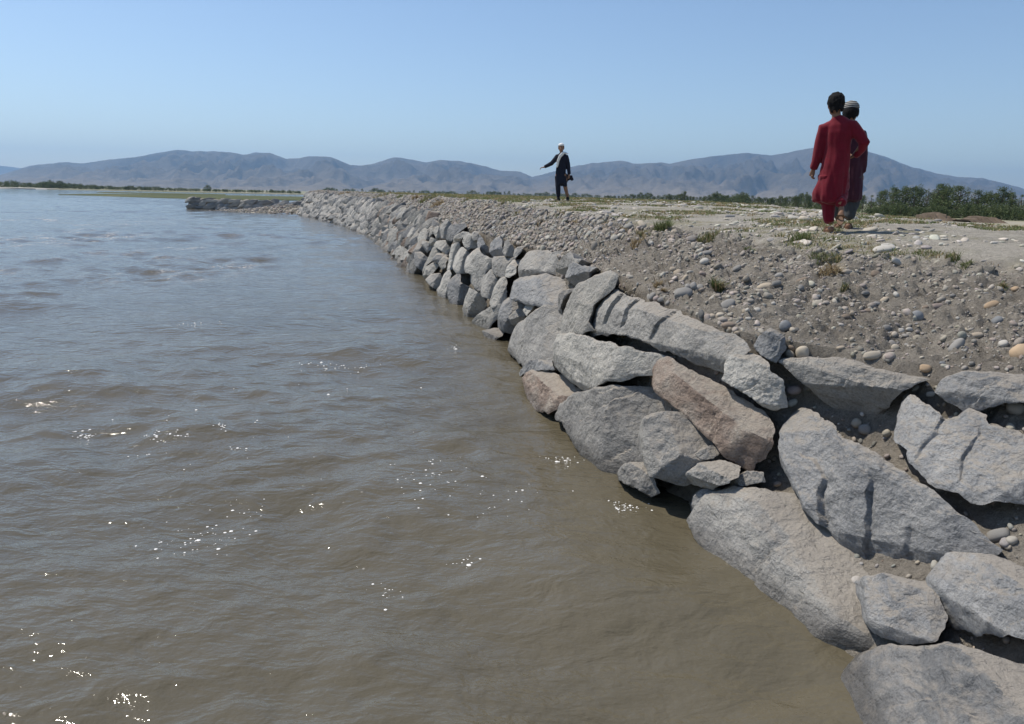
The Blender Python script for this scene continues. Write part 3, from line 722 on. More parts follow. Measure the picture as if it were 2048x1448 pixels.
 ('A', [(245,445),(270,370),(340,350),(385,430),(352,485),(280,495)], 'rock', [RB(.2,.8)], .3),
 ('A', [(505,600),(560,510),(645,530),(600,590),(580,655)], 'blue', None, .25),
 ('A', [(565,645),(640,550),(675,580),(665,685),(610,710)], 'pale', None, .25),
 ('A', [(185,625),(240,550),(278,520),(274,625)], 'pale', None, .25),
 ('A', [(418,835),(480,770),(575,760),(565,880),(545,955),(450,885)], 'rock', [RB(.2,.9)], .3),
]
# triangulated wall face for measuring
_ws = np.linspace(0, SEND, 500); _ww = np.linspace(-0.15, 1.12, 14)
_wv = np.concatenate([wall_pt(_ws, np.full(500, w)) for w in _ww])
wall_bvh = BVHTree.FromPolygons([tuple(v) for v in _wv], [tuple(f) for f in grid_faces(14, 500)])
CRACKS = {14: [(-.25, .05, -.02, -.62, .03, .07), (.06, .2, .26, -.6, .028, .05), (.42, -.05, .52, -.5, .022, .025), (-.6, .1, -.2, .0, .05, .03)], 13: [(-.3, .4, -.28, -.35, .04, .035), (.1, .3, .2, -.4, .03, .035)], 1: [(-.85, .3, -.95, -.2, .04, .05), (-.45, .3, -.6, -.15, .04, .04), (.3, .3, .1, -.2, .04, .03)]}
def rand_cracks(r):
    out = []
    a0 = r.uniform(0.7, 1.3)
    for _ in range(int(r.integers(2, 5))):
        a = a0 + r.normal(0, 0.2); c_ = r.uniform(-.35, .35, 2); l_ = r.uniform(.12, .4)
        out.append((c_[0] - math.cos(a) * l_, c_[1] - math.sin(a) * l_, c_[0] + math.cos(a) * l_, c_[1] + math.sin(a) * l_, r.uniform(.02, .05), r.uniform(.012, .035)))
    return out
n_stone = 0
for i, (zk, pts, mk, fac, dep) in enumerate(NEAR):
    ox, oy, scl = ZO[zk]
    P = np.array([(ox + a / scl, oy + b_ / scl) for a, b_ in pts])
    c = P.mean(0)
    h_ = wall_bvh.ray_cast(Vector(EYE), Vector(unit(ray(*c))))
    if h_[0] is None: print('no wall under stone', i, c); continue
    O = np.array(h_[0]); s_ = float(np.interp(O[1], ST[:, 1], _d))
    _, tang, nf = wall_frame(s_, 0.5)
    tocam = unit([EYE[0] - O[0], EYE[1] - O[1], 0.25])
    hor = unit([nf[0], nf[1], 0.12])
    mixw = np.interp(O[1], [3, 6, 10, 16, 25], [0.15, 0.20, 0.25, 0.32, 0.38])
    rr = np.random.default_rng(500 + i)
    n = unit(hor * (1 - mixw) + tocam * mixw + np.array([0, 0, 0.18]) + rr.normal(0, 0.06, 3))
    if O[1] < 9:      # near blocks lie in the face of the wall
        W = [wall_bvh.ray_cast(Vector(EYE), Vector(unit(ray(*p_)))) for p_ in P]
        W = np.array([np.array(h2[0]) for h2 in W if h2[0] is not None])
        if len(W) > 4:
            nfit = np.linalg.svd(W - W.mean(0))[2][2]
            if nfit @ (EYE - O) < 0: nfit = -nfit
            n = unit(nfit * 0.62 + hor * 0.30 + tocam * 0.08 + rr.normal(0, 0.03, 3)); O = W.mean(0)
    ex = unit(np.cross([0, 0, 1], n)); ey = np.cross(n, ex)
    Q = []
    O = O + n * ((0.06 if O[1] > 9 else 0.09) + {0: 0.10, 2: 0.05, 7: 0.16, 8: 0.04, 9: 0.05, 19: 0.06, 20: 0.12}.get(i, 0.0))
    for p_ in P:
        d = ray(*p_); t_ = ((O - EYE) @ n) / (d @ n); w_ = EYE + d * t_ - O
        Q.append((w_ @ ex, w_ @ ey))
    big = O[1] < 9
    vw = unit(O - EYE); skew = np.array([vw @ ex, vw @ ey]) / max(0.25, -(vw @ n)); skew = skew * min(1.0, 1.5 / (np.linalg.norm(skew) + 1e-9))
    st_o = stone_object(O, ex, ey, n, Q, dep + 0.12, 1000 + i, M[{'rock': 'rock', 'pale': 'rock_pale', 'blue': 'rock_blue', 'warm': 'rock_warm'}[mk]], wall,
                 M_=(260 if i in CRACKS else 120) if big else 48, rings=(70 if i in CRACKS else 30) if big else 9, facet=fac and fac + [(math.cos(a_), math.sin(a_), .5, .4) for a_ in rr.uniform(0, 6.28, 2)],
                 rough=0.011 if big else 0.012, jag=0.03, sharp=27 if big else 20, round_=0.010, grow=1.05 if big else 1.12, cracks=CRACKS.get(i, rand_cracks(rr)) if big else (), skew=skew)
    if i == 8: st_o['label'] = 'long pinkish brown slab lying diagonally across the wall'
    n_stone += 1
print('traced stones', n_stone)

# further along: slabs leaning in rough courses
protos = []
for k in range(14):
    r = np.random.default_rng(900 + k)
    nv = r.integers(4, 6); lean = r.uniform(0.15, 0.85)
    an = np.sort((np.arange(nv) + 0.5 + r.uniform(-0.22, 0.22, nv)) / nv * 6.283)
    pl = np.c_[np.cos(an) * r.uniform(0.8, 1.25, nv) * 0.56, np.sin(an) * r.uniform(0.85, 1.25, nv) * 0.68]
    pl[:, 0] += lean * pl[:, 1]
    protos.append(rock_mesh('stone', pl, 0.85, 700 + k, M_=16, rings=3, facet=[RB(r.uniform(.1, .4), r.uniform(.6, 1.1)), DB(r.uniform(.4, .7), .7), (math.cos(k), math.sin(k), .4, .5)], rough=0.016, jag=0.035, sharp=18, round_=0.015))
slots = []
s_ = float(s_of_y(20.2))
ncourse = 5
for cidx in range(ncourse):
    s_ = float(s_of_y(19.6)) + 0.3 * (cidx % 2)
    while s_ < SEND - 0.25:
        wd = rng.uniform(0.34, 0.66)
        slots.append((s_ + wd / 2, (cidx + 0.45 + rng.uniform(-0.14, 0.14)) / ncourse, wd, rng.uniform(0.36, 0.56)))
        s_ += wd * 0.86
slots.sort()
rest_V, rest_F, nv0 = [], [], 0
mats = ['rock', 'rock_pale', 'rock_pale', 'rock_blue', 'rock_pale', 'rock_warm', 'rock']
variants = [(me_, mk_) for me_ in protos for mk_ in ('rock', 'rock_pale', 'rock_blue', 'rock_warm')]
var_me = {}
for me_i, me_ in enumerate(protos):
    for mk_ in ('rock', 'rock_pale', 'rock_blue', 'rock_warm'):
        c_ = me_.copy(); c_.name = 'stone'; c_.materials.append(M[mk_]); var_me[me_i, mk_] = c_
LIMIT = 298
for (s0, w0, wd, ht) in slots:
    P, tang, nf = wall_frame(s0, w0)
    tocam = unit([-P[0], -P[1], 0.2]); hor = unit([nf[0], nf[1], 0.1])
    n = unit(hor * 0.62 + tocam * 0.38 + np.array([0, 0, 0.2]) + rng.normal(0, 0.2, 3))
    ex = unit(np.cross([0, 0, 1], n)); ey = np.cross(n, ex)
    roll = rng.normal(0, 0.25); ex, ey = ex * math.cos(roll) + ey * math.sin(roll), ey * math.cos(roll) - ex * math.sin(roll)
    P = P + n * rng.uniform(-0.05, 0.09)
    k = int(rng.integers(0, len(protos))); scv = np.array([wd * 1.15, ht, 0.5])
    if n_stone < LIMIT:
        o = link('stone', var_me[k, mats[int(rng.integers(0, len(mats)))]], None, wall)
        m4 = Matrix.Identity(4)
        for a_ in range(3):
            m4[a_][0] = ex[a_] * scv[0]; m4[a_][1] = ey[a_] * scv[1]; m4[a_][2] = n[a_] * scv[2]; m4[a_][3] = P[a_]
        o.matrix_local = m4; n_stone += 1
    else:
        me_ = protos[k]; V = np.array([v.co[:] for v in me_.vertices]) * scv
        rest_V.append(P + V[:, :1] * ex + V[:, 1:2] * ey + V[:, 2:] * n)
        rest_F += [tuple(i_ + nv0 for i_ in f.vertices) for f in me_.polygons]; nv0 += len(V)
if rest_V:
    me_ = bpy.data.meshes.new('far_stones'); me_.from_pydata(np.concatenate(rest_V).tolist(), [], rest_F); me_.update()
    me_.polygons.foreach_set('use_smooth', np.ones(len(me_.polygons), bool)); me_.set_sharp_from_angle(angle=math.radians(30))
    tag(link('far_stones', me_, M['rock'], wall), kind='stuff')
print('stones', n_stone, 'slots', len(slots))

# ------------------------------------------------------------------ stone spur that juts into the river
spur = empty('stone_spur', (0, 0, 0), 'low stacked stone spur jutting into the river beyond the wall end', 'spur')
A0 = np.array([-32.2, 77.5]); A1 = np.array([-16.5, 73.0])
tv = unit(np.r_[A1 - A0, 0]); nvv = np.array([tv[1], -tv[0], 0]) 
if nvv[1] > 0: nvv = -nvv
SL = np.linalg.norm(A1 - A0)
core = bmesh.new()
cs = []
for k in range(41):
    f = k / 40; p0 = np.r_[A0 + (A1 - A0) * f, 0]; zt = 0.98 - 0.25 * f + 0.05 * math.sin(k * 1.7)
    cs.append([core.verts.new(tuple(p0 + np.array([0, 0, -0.4]) - nvv * 0.12)), core.verts.new(tuple(p0 - nvv * 0.28 + np.array([0, 0, zt]))), core.verts.new(tuple(p0 - nvv * 1.9 + np.array([0, 0, zt]))), core.verts.new(tuple(p0 - nvv * 2.3 + np.array([0, 0, -0.4])))])
for a_, b_ in zip(cs[:-1], cs[1:]):
    for j in range(3): core.faces.new((a_[j], b_[j], b_[j + 1], a_[j + 1]))
core.faces.new(cs[0]); core.faces.new(cs[-1][::-1])
bmesh.ops.recalc_face_normals(core, faces=core.faces)
me_ = bpy.data.meshes.new('rubble_core'); core.to_mesh(me_); core.free()
link('rubble_core', me_, M['dirt'], spur)
for cidx in range(3):
    x_ = -0.35 + 0.3 * (cidx % 2)
    while x_ < SL - 0.3:
        wd = rng.uniform(0.75, 1.5); ht = rng.uniform(0.34, 0.48)
        f = np.clip((x_ + wd / 2) / SL, 0, 1)
        P = np.r_[A0 + (A1 - A0) * f, 0] + np.array([0, 0, (0.20 + cidx * 0.34) * (1 - 0.12 * f)]) - nvv * (0.05 * cidx) + nvv * rng.uniform(-0.05, 0.08)
        n = unit(nvv + rng.normal(0, 0.12, 3)); ex = unit(np.cross([0, 0, 1], n)); ey = np.cross(n, ex)
        roll = rng.normal(0.12, 0.14); ex, ey = ex * math.cos(roll) + ey * math.sin(roll), ey * math.cos(roll) - ex * math.sin(roll)
        k = int(rng.integers(0, len(protos)))
        o = link('stone', var_me[k, ['rock', 'rock_blue', 'rock_blue', 'rock_pale'][int(rng.integers(0, 4))]], None, spur)
        m4 = Matrix.Identity(4)
        for a_ in range(3):
            m4[a_][0] = ex[a_] * wd * 1.15; m4[a_][1] = ey[a_] * ht * 1.05; m4[a_][2] = n[a_] * 0.55; m4[a_][3] = P[a_]
        o.matrix_local = m4
        x_ += wd * 0.85
for k in range(3):   # rounded nose of the spur
    for j in range(3):
        a_ = math.pi * (0.35 + 0.3 * k); n = unit(nvv * math.cos(a_ - 1.2) - tv * math.sin(a_ * 0.8))
        P = np.r_[A0, 0] - nvv * (0.35 + 0.55 * k) - tv * 0.15 + np.array([0, 0, 0.18 + 0.34 * j])
        ex = unit(np.cross([0, 0, 1], n)); ey = np.cross(n, ex)
        o = link('stone', var_me[(k * 3 + j) % len(protos), 'rock_blue'], None, spur)
        m4 = Matrix.Identity(4)
        for q_ in range(3):
            m4[q_][0] = ex[q_] * 1.05; m4[q_][1] = ey[q_] * 0.46; m4[q_][2] = n[q_] * 0.6; m4[q_][3] = P[q_]
        o.matrix_local = m4

# ------------------------------------------------------------------ pebbles
def ico(sub):
    bm = bmesh.new(); bmesh.ops.create_icosphere(bm, subdivisions=sub, radius=1)
    V = np.array([v.co[:] for v in bm.verts]); F = np.array([[v.index for v in f.verts] for f in bm.faces]); bm.free(); return V, F
ICO = {1: ico(1), 2: ico(2), 3: ico(3), 4: ico(4)}
def pebble_shape(sub, seed, lump=0.16, box=0.75):
    V, F = ICO[sub]; V = np.sign(V) * np.abs(V) ** box; V = V / np.abs(V).max()
    V = V * (1 + lump * noise(V * 0.9 + seed * 5.1, seed) + lump * 0.4 * noise(V * 2.3 + seed * 3.1, seed))[:, None]
    return V, F
PAL = {'grey': (.23, .225, .215), 'dark': (.085, .09, .095), 'blue': (.17, .185, .20), 'tan': (.36, .30, .225), 'beige': (.42, .37, .295), 'pale': (.43, .41, .37), 'brown': (.20, .15, .11), 'pink': (.30, .235, .205), 'orange': (.40, .28, .17)}
PK = np.array([PAL[k] for k in ('grey', 'grey', 'blue', 'tan', 'beige', 'pale', 'brown', 'pink', 'dark', 'grey')])
DIRT = np.array([(.31, .28, .24)])
PK = PK * 0.48 + DIRT * 0.52
def scatter(name, pos, nrm, size, flatness, sub, palette, seed, bury=0.3, nshape=12):
    r = np.random.default_rng(seed); shapes = [pebble_shape(sub, seed + j) for j in range(nshape)]
    Vs, Fs, Cs = [], [], []; base = 0
    which = r.integers(0, nshape, len(pos))
    for j in range(nshape):
        idx = np.where(which == j)[0]
        if not len(idx): continue
        V, F = shapes[j]; n_ = len(idx)
        up = nrm[idx] + r.normal(0, 0.22, (n_, 3)); up /= np.linalg.norm(up, axis=1)[:, None]
        a = r.normal(size=(n_, 3)); ex = np.cross(a, up); ex /= np.linalg.norm(ex, axis=1)[:, None]; ey = np.cross(up, ex)
        s = size[idx]; sx = s * r.uniform(0.85, 1.3, n_); sy = s * r.uniform(0.65, 1.0, n_); sz = s * flatness * r.uniform(0.7, 1.2, n_)
        W = (V[None, :, :1] * (sx[:, None, None] * ex[:, None]) + V[None, :, 1:2] * (sy[:, None, None] * ey[:, None]) + V[None, :, 2:] * (sz[:, None, None] * up[:, None]))
        W = W + (pos[idx] + nrm[idx] * (sz * (1 - 2 * bury))[:, None])[:, None]
        Vs.append(W.reshape(-1, 3)); Fs.append((F[None] + (np.arange(n_) * len(V))[:, None, None] + base).reshape(-1, 3)); base += n_ * len(V)
        c = palette[r.integers(0, len(palette), n_)] * r.uniform(0.75, 1.2, (n_, 1)) * r.uniform(0.96, 1.04, (n_, 3))
        Cs.append(np.repeat(np.c_[c, np.ones(n_)], len(V), 0))
    return np_mesh(name, np.concatenate(Vs), np.concatenate(Fs), True, {'tint': ('FLOAT_COLOR', np.concatenate(Cs))})
dA = np.zeros_like(A); du = np.gradient(A, axis=0); dv = np.gradient(A, axis=1); nA = np.cross(du, dv); nA /= (np.linalg.norm(nA, axis=-1)[..., None] + 1e-9)
nA[nA[..., 2] < 0] *= -1
cell = np.linalg.norm(np.cross(du, dv), axis=-1)
def sample(n_, mask, seed):
    r = np.random.default_rng(seed); w = (cell * mask).ravel(); w = w / w.sum()
    idx = r.choice(len(w), n_, p=w); i_, j_ = np.divmod(idx, NC)
    i2 = np.clip(i_ + 1, 0, NR - 1); j2 = np.clip(j_ + 1, 0, NC - 1)
    a = r.random((n_, 1)); b_ = r.random((n_, 1))
    P = A[i_, j_] * (1 - a) * (1 - b_) + A[i2, j_] * a * (1 - b_) + A[i_, j2] * (1 - a) * b_ + A[i2, j2] * a * b_
    return P, nA[i_, j_], i_
YG = A[..., 1]; PLAT = plat.reshape(NR, NC); SLOPE = (KG == 1).astype(float)
PXG = A[..., 0] / np.maximum(A[..., 1], 0.5)
vis = ((PXG < 0.85) & (A[..., 1] > 2.2)).astype(float)
# dense gravel on the farther slope
den = sstep(7.8, 10.5, YG + 1.6 * fbm(A * 0.5, 3, 77)) * SLOPE * vis
P, n_, _ = sample(8000, den * (YG < 26), 101)
sz = np.clip(np.exp(np.random.default_rng(1).normal(math.log(0.020), 0.45, len(P))), 0.008, 0.07)
tag(link('slope_gravel', scatter('slope_gravel', P, n_, sz, 0.6, 2, PK, 11), M['pebble']), 'dense grey and tan river gravel covering the bank slope', 'gravel', kind='stuff')
P, n_, _ = sample(6500, SLOPE * (YG >= 26), 102)
sz = np.clip(np.exp(np.random.default_rng(2).normal(math.log(0.036), 0.4, len(P))), 0.016, 0.10)
tag(link('far_slope_gravel', scatter('far_slope_gravel', P, n_, sz, 0.6, 1, PK, 12), M['pebble']), 'distant band of gravel above the far retaining wall', 'gravel', kind='stuff')
# stony crumbs on the near dirt slope
P, n_, _ = sample(7000, SLOPE * (YG < 9.5) * vis * (0.25 + sstep(-0.1, 0.5, fbm(A * 1.1, 3, 78))), 103)
sz = np.clip(np.exp(np.random.default_rng(3).normal(math.log(0.0055), 0.5, len(P))), 0.003, 0.026)
tag(link('fine_gravel', scatter('fine_gravel', P, n_, sz, 0.65, 2, np.r_[PK[:4], PK[6:], PK[:2]], 13, 0.42), M['pebble']), 'small stones and crumbs scattered on the near grey dirt slope', 'gravel', kind='stuff')
# clods of earth
P, n_, _ = sample(5200, SLOPE * (YG < 13) * vis * (0.15 + sstep(0.0, 0.5, fbm(A * 1.4, 3, 79))), 104)
sz = np.clip(np.exp(np.random.default_rng(4).normal(math.log(0.010), 0.5, len(P))), 0.004, 0.04)
tag(link('earth_clods', scatter('earth_clods', P, n_, sz, 0.7, 2, np.array([(.27, .243, .207), (.31, .28, .24), (.36, .327, .28)]), 14, 0.4), M['pebble']), 'crumbly grey earth clods on the near dirt slope', 'earth', kind='stuff')
# dirt and stones caught on the ledges of the wall
P, n_, _ = sample(2600, (KG == 0) * (YG < 12) * (YG > 2.4) * (A[..., 2] > 0.15), 105)
sz = np.clip(np.exp(np.random.default_rng(5).normal(math.log(0.009), 0.55, len(P))), 0.004, 0.04)
tag(link('ledge_gravel', scatter('ledge_gravel', P, n_, sz, 0.7, 2, PK, 15, 0.2), M['pebble']), 'gravel and dirt caught in the joints of the wall', 'gravel', kind='stuff')
# pale flat stones trodden into the top
top = PLAT * (KG == 2) * vis
pn_ = sstep(-0.25, 0.45, fbm(A * np.array([0.5, 0.5, 0.5]), 3, 81)) + 0.15
P, n_, _ = sample(6000, top * pn_ * (YG < 75) * np.clip(9 / np.maximum(YG, 4), 0.25, 1.4), 106)
sz = np.clip(np.exp(np.random.default_rng(6).normal(math.log(0.021), 0.55, len(P))), 0.007, 0.10)
PT = np.array([(.47, .44, .385), (.43, .395, .335), (.45, .42, .37), (.42, .395, .35), (.30, .285, .26), (.40, .365, .31)])
tag(link('trodden_stones', scatter('trodden_stones', P, n_, sz, 0.36, 2, PT, 16, 0.36), M['pebble']), 'pale flat stones half buried in the top of the embankment', 'stones', kind='stuff')

# cobbles large enough to pick out one by one: sketch, x, y, width, height, tilt, colour
CZ = {'C': (1200, 400, 4.096), 'D': (1600, 420, 4.26), '6': (1400, 640, 3.148)}
COB = [('C',130,660,100,80,0,'dark'),('C',190,750,45,42,0,'dark'),('C',680,770,145,100,0,'grey'),('C',640,600,90,62,0,'tan'),('C',1025,875,185,80,30,'grey'),('C',910,955,65,48,0,'tan'),('C',985,945,65,48,15,'beige'),
 ('C',1350,710,115,62,0,'tan'),('C',1445,680,75,42,10,'grey'),('C',1655,660,95,45,0,'brown'),('C',870,435,90,38,-5,'grey'),('C',835,605,65,42,0,'pink'),('C',825,715,60,52,0,'grey'),('C',770,700,50,58,0,'grey'),('C',720,710,55,46,0,'grey'),
 ('C',1050,1025,100,58,0,'brown'),('C',1055,1055,55,36,0,'tan'),('C',1125,1085,50,32,0,'tan'),('C',1510,1030,105,80,40,'blue'),('C',1575,1065,50,46,0,'beige'),('C',1615,1065,38,46,0,'dark'),('C',1660,1235,102,92,0,'beige'),('C',1565,1210,60,55,0,'brown'),
 ('C',1020,1235,150,62,40,'dark'),('C',1095,1215,60,50,30,'beige'),('C',830,940,45,85,0,'dark'),('C',1285,905,60,46,10,'pale'),('C',1185,910,45,36,0,'tan'),('C',1210,900,34,30,0,'pale'),('C',1420,845,32,26,0,'pale'),('C',1280,555,55,32,10,'tan'),
 ('C',1465,615,60,40,0,'grey'),('C',1635,470,50,30,25,'pale'),('C',1405,530,40,30,0,'tan'),('C',1125,560,75,42,0,'grey'),('C',435,785,80,50,10,'grey'),('C',510,810,85,36,8,'grey'),('C',700,640,70,38,15,'tan'),('C',595,565,55,36,20,'tan'),('C',855,500,70,50,20,'pale'),
 ('C',1065,135,80,26,0,'blue'),('C',1490,240,90,24,0,'pale'),('C',1640,720,46,50,0,'grey'),('C',330,845,60,40,0,'tan'),('C',1215,970,50,26,-10,'pale'),('C',560,840,50,34,0,'grey'),('C',1500,490,45,30,0,'grey'),
 ('D',990,895,96,85,0,'blue'),('D',1165,820,115,50,10,'pink'),('D',1630,810,130,66,25,'orange'),('D',1685,945,88,70,15,'blue'),('D',1830,675,68,48,30,'orange'),('D',1500,1070,112,54,20,'tan'),('D',1345,1150,150,78,0,'grey'),('D',1735,1140,75,62,0,'pale'),
 ('D',1880,1220,190,165,20,'orange'),('D',735,1000,66,52,0,'grey'),('D',810,1170,64,58,40,'beige'),('D',610,1235,140,66,0,'beige'),('D',345,1175,75,36,10,'tan'),('D',580,860,60,46,0,'brown'),('D',820,720,38,52,15,'pale'),('D',720,765,75,40,25,'tan'),
 ('D',645,795,65,32,0,'grey'),('D',555,705,75,36,10,'grey'),('D',445,875,42,36,0,'tan'),('D',385,910,75,46,15,'brown'),('D',860,1025,50,42,0,'pale'),('D',930,1015,55,36,0,'pale'),('D',815,435,120,46,0,'pale'),('D',720,335,185,60,0,'pale'),('D',740,300,100,30,0,'pale'),
 ('D',1070,830,50,36,0,'brown'),('D',1070,1335,90,46,-15,'brown'),('D',1210,1305,50,32,0,'blue'),('D',640,545,80,60,0,'brown'),('D',1565,435,42,20,0,'grey'),('D',150,735,50,26,0,'blue'),('D',1650,282,60,30,0,'pale'),
 ('6',1990,550,75,100,60,'grey'),('6',1880,1350,130,72,-10,'grey'),('6',985,640,60,50,30,'beige'),('6',1450,465,52,32,0,'pale'),('6',1420,300,70,45,-15,'orange'),('6',1040,680,75,60,0,'grey')]
cob_me = {}
for j in range(8):
    for ck, cv in PAL.items():
        V, F = pebble_shape(3, 40 + j, 0.14, 0.82)
        cc = (np.array(cv) * 0.8 + np.array([.31, .28, .24]) * 0.2) * (0.9 + 0.035 * j)
        me_ = np_mesh('cobble', V, F, True, {'tint': ('FLOAT_COLOR', np.repeat(np.r_[cc, 1][None], len(V), 0))}); me_.materials.append(M['pebble'])
        cob_me[j, ck] = me_
CN = {'grey': 'mid grey', 'dark': 'dark charcoal', 'blue': 'blue grey', 'tan': 'tan', 'beige': 'pale beige', 'pale': 'whitish', 'brown': 'dull brown', 'pink': 'pinkish', 'orange': 'warm orange tan'}
for j, (zk, x_, y_, w_, h_, tl, ck) in enumerate(COB):
    ox, oy, scl = CZ[zk]; px_, py_ = ox + x_ / scl, oy + y_ / scl
    P, nn = hit(px_, py_ + 0.15 * h_ / scl)
    if P is None: continue
    if nn[2] < 0: nn = -nn
    dist = (P - EYE) @ FW; hw = w_ / scl / FPX * dist / 2 * 1.04; hh = h_ / scl / FPX * dist / 2 * 1.1
    a_ = math.radians(tl); ex = RT * math.cos(a_) + UP * math.sin(a_); nn = unit(nn * 0.75 - FW * 0.25)
    ex = unit(ex - nn * (ex @ nn)); ey = np.cross(nn, ex)
    # seen height mixes the depth and the thickness of the pebble
    sz_ = (hw, max(hh * 1.05, hw * 0.5), hh * 0.85)
    o = link('cobble', cob_me[j % 8, ck])
    m4 = Matrix.Identity(4); Pc = P + nn * sz_[2] * 0.35
    for q_ in range(3):
        m4[q_][0] = ex[q_] * sz_[0]; m4[q_][1] = ey[q_] * sz_[1]; m4[q_][2] = nn[q_] * sz_[2]; m4[q_][3] = Pc[q_]
    o.matrix_world = m4
    big = 'large' if hw > 0.085 else ('middling' if hw > 0.055 else ('small' if hw > 0.035 else 'tiny'))
    form = 'long flat' if w_ > 2.0 * h_ else ('oval' if w_ > 1.35 * h_ else ('upright' if h_ > 1.1 * w_ else 'round'))
    where = 'wedged among the wall stones' if zk == '6' and py_ > 760 else ('just above the wall stones' if P[2] < 1.22 else ('halfway up the dirt slope' if P[2] < 1.36 else ('high on the dirt slope' if P[2] < 1.58 else 'on the flat top of the embankment')))
    if tl >= 20: form = 'tilted ' + form
    tag(o, f'{big} {CN[ck]} {form} cobble {where}', 'cobble', f'loose {CN[ck]} cobbles')

# gravel fan in front of the spur
gf = []
r = np.random.default_rng(55)
gx, gy = np.meshgrid(np.linspace(0, 1, 60), np.linspace(0, 1, 26))
Pw = np.r_[A1 - tv[:2] * 0.4, 0][None, None] - tv * (gx[..., None] * 11.0) + nvv * (gy[..., None] * 7.0)
hgt = 0.12 + (0.62 * np.exp(-((gx - 0.42) / 0.30) ** 2) + 0.25 * np.exp(-((gx - 0.05) / 0.2) ** 2)) * (1 - gy) ** 1.1 - 0.10 - 0.35 * gy ** 2 + 0.05 * noise(Pw * 0.9, 3)
Pw = Pw.copy(); Pw[..., 2] = hgt
fan = tag(link('gravel_fan', np_mesh('gravel_fan', Pw.reshape(-1, 3), grid_faces(26, 60), True, {'plateau': ('FLOAT', np.full(26 * 60, 0.35))}), M['dirt']), kind='structure')
sel = r.choice(26 * 60, 2600); pf = Pw.reshape(-1, 3)[sel] + r.uniform(-0.09, 0.09, (2600, 3)) * np.array([1, 1, 0])
pf = pf[pf[:, 2] > -0.05]
tag(link('fan_gravel', scatter('fan_gravel', pf, np.tile([0, 0, 1.0], (len(pf), 1)), np.clip(np.exp(r.normal(math.log(0.07), 0.4, len(pf))), 0.03, 0.2), 0.5, 1, PK, 18), M['pebble']), 'heap of gravel washed up against the low stone spur', 'gravel', kind='stuff')

# ------------------------------------------------------------------ grass and weeds
def blades_mesh(name, roots, hts, wid, lean, cols, seed, seg=3):
    r = np.random.default_rng(seed); n_ = len(roots)
    az = r.uniform(0, 6.283, n_); ln = lean * r.uniform(0.3, 1.3, n_)
    dirv = np.c_[np.cos(az), np.sin(az), np.zeros(n_)]; side = np.c_[-np.sin(az + 0.6), np.cos(az + 0.6), np.zeros(n_)]
    rows_ = []
    for k in range(seg + 1):
        t = k / seg
        c = roots + np.array([0, 0, 1.0]) * (hts * t * (1 - 0.25 * ln * t))[:, None] + dirv * (hts * ln * t * t)[:, None]
        w = (wid * (1 - t) ** 0.7 + 0.0006)[:, None]
        rows_ += [c - side * w, c + side * w]
    V = np.stack(rows_, 1); nvb = 2 * (seg + 1)
    f0 = np.array([[2 * k, 2 * k + 1, 2 * k + 3, 2 * k + 2] for k in range(seg)])
    F = (f0[None] + (np.arange(n_) * nvb)[:, None, None]).reshape(-1, 4)
    C_ = np.repeat(np.c_[cols, np.ones(n_)], nvb, 0)
    return np_mesh(name, V.reshape(-1, 3), F, True, {'tint': ('FLOAT_COLOR', C_)})
GREEN = np.array([(.10, .135, .045), (.13, .16, .06), (.16, .18, .075), (.20, .20, .09)])
DRY = np.array([(.34, .27, .15), (.28, .21, .12), (.38, .31, .19), (.24, .17, .10)])
MIXG = np.r_[GREEN, DRY[:2]]
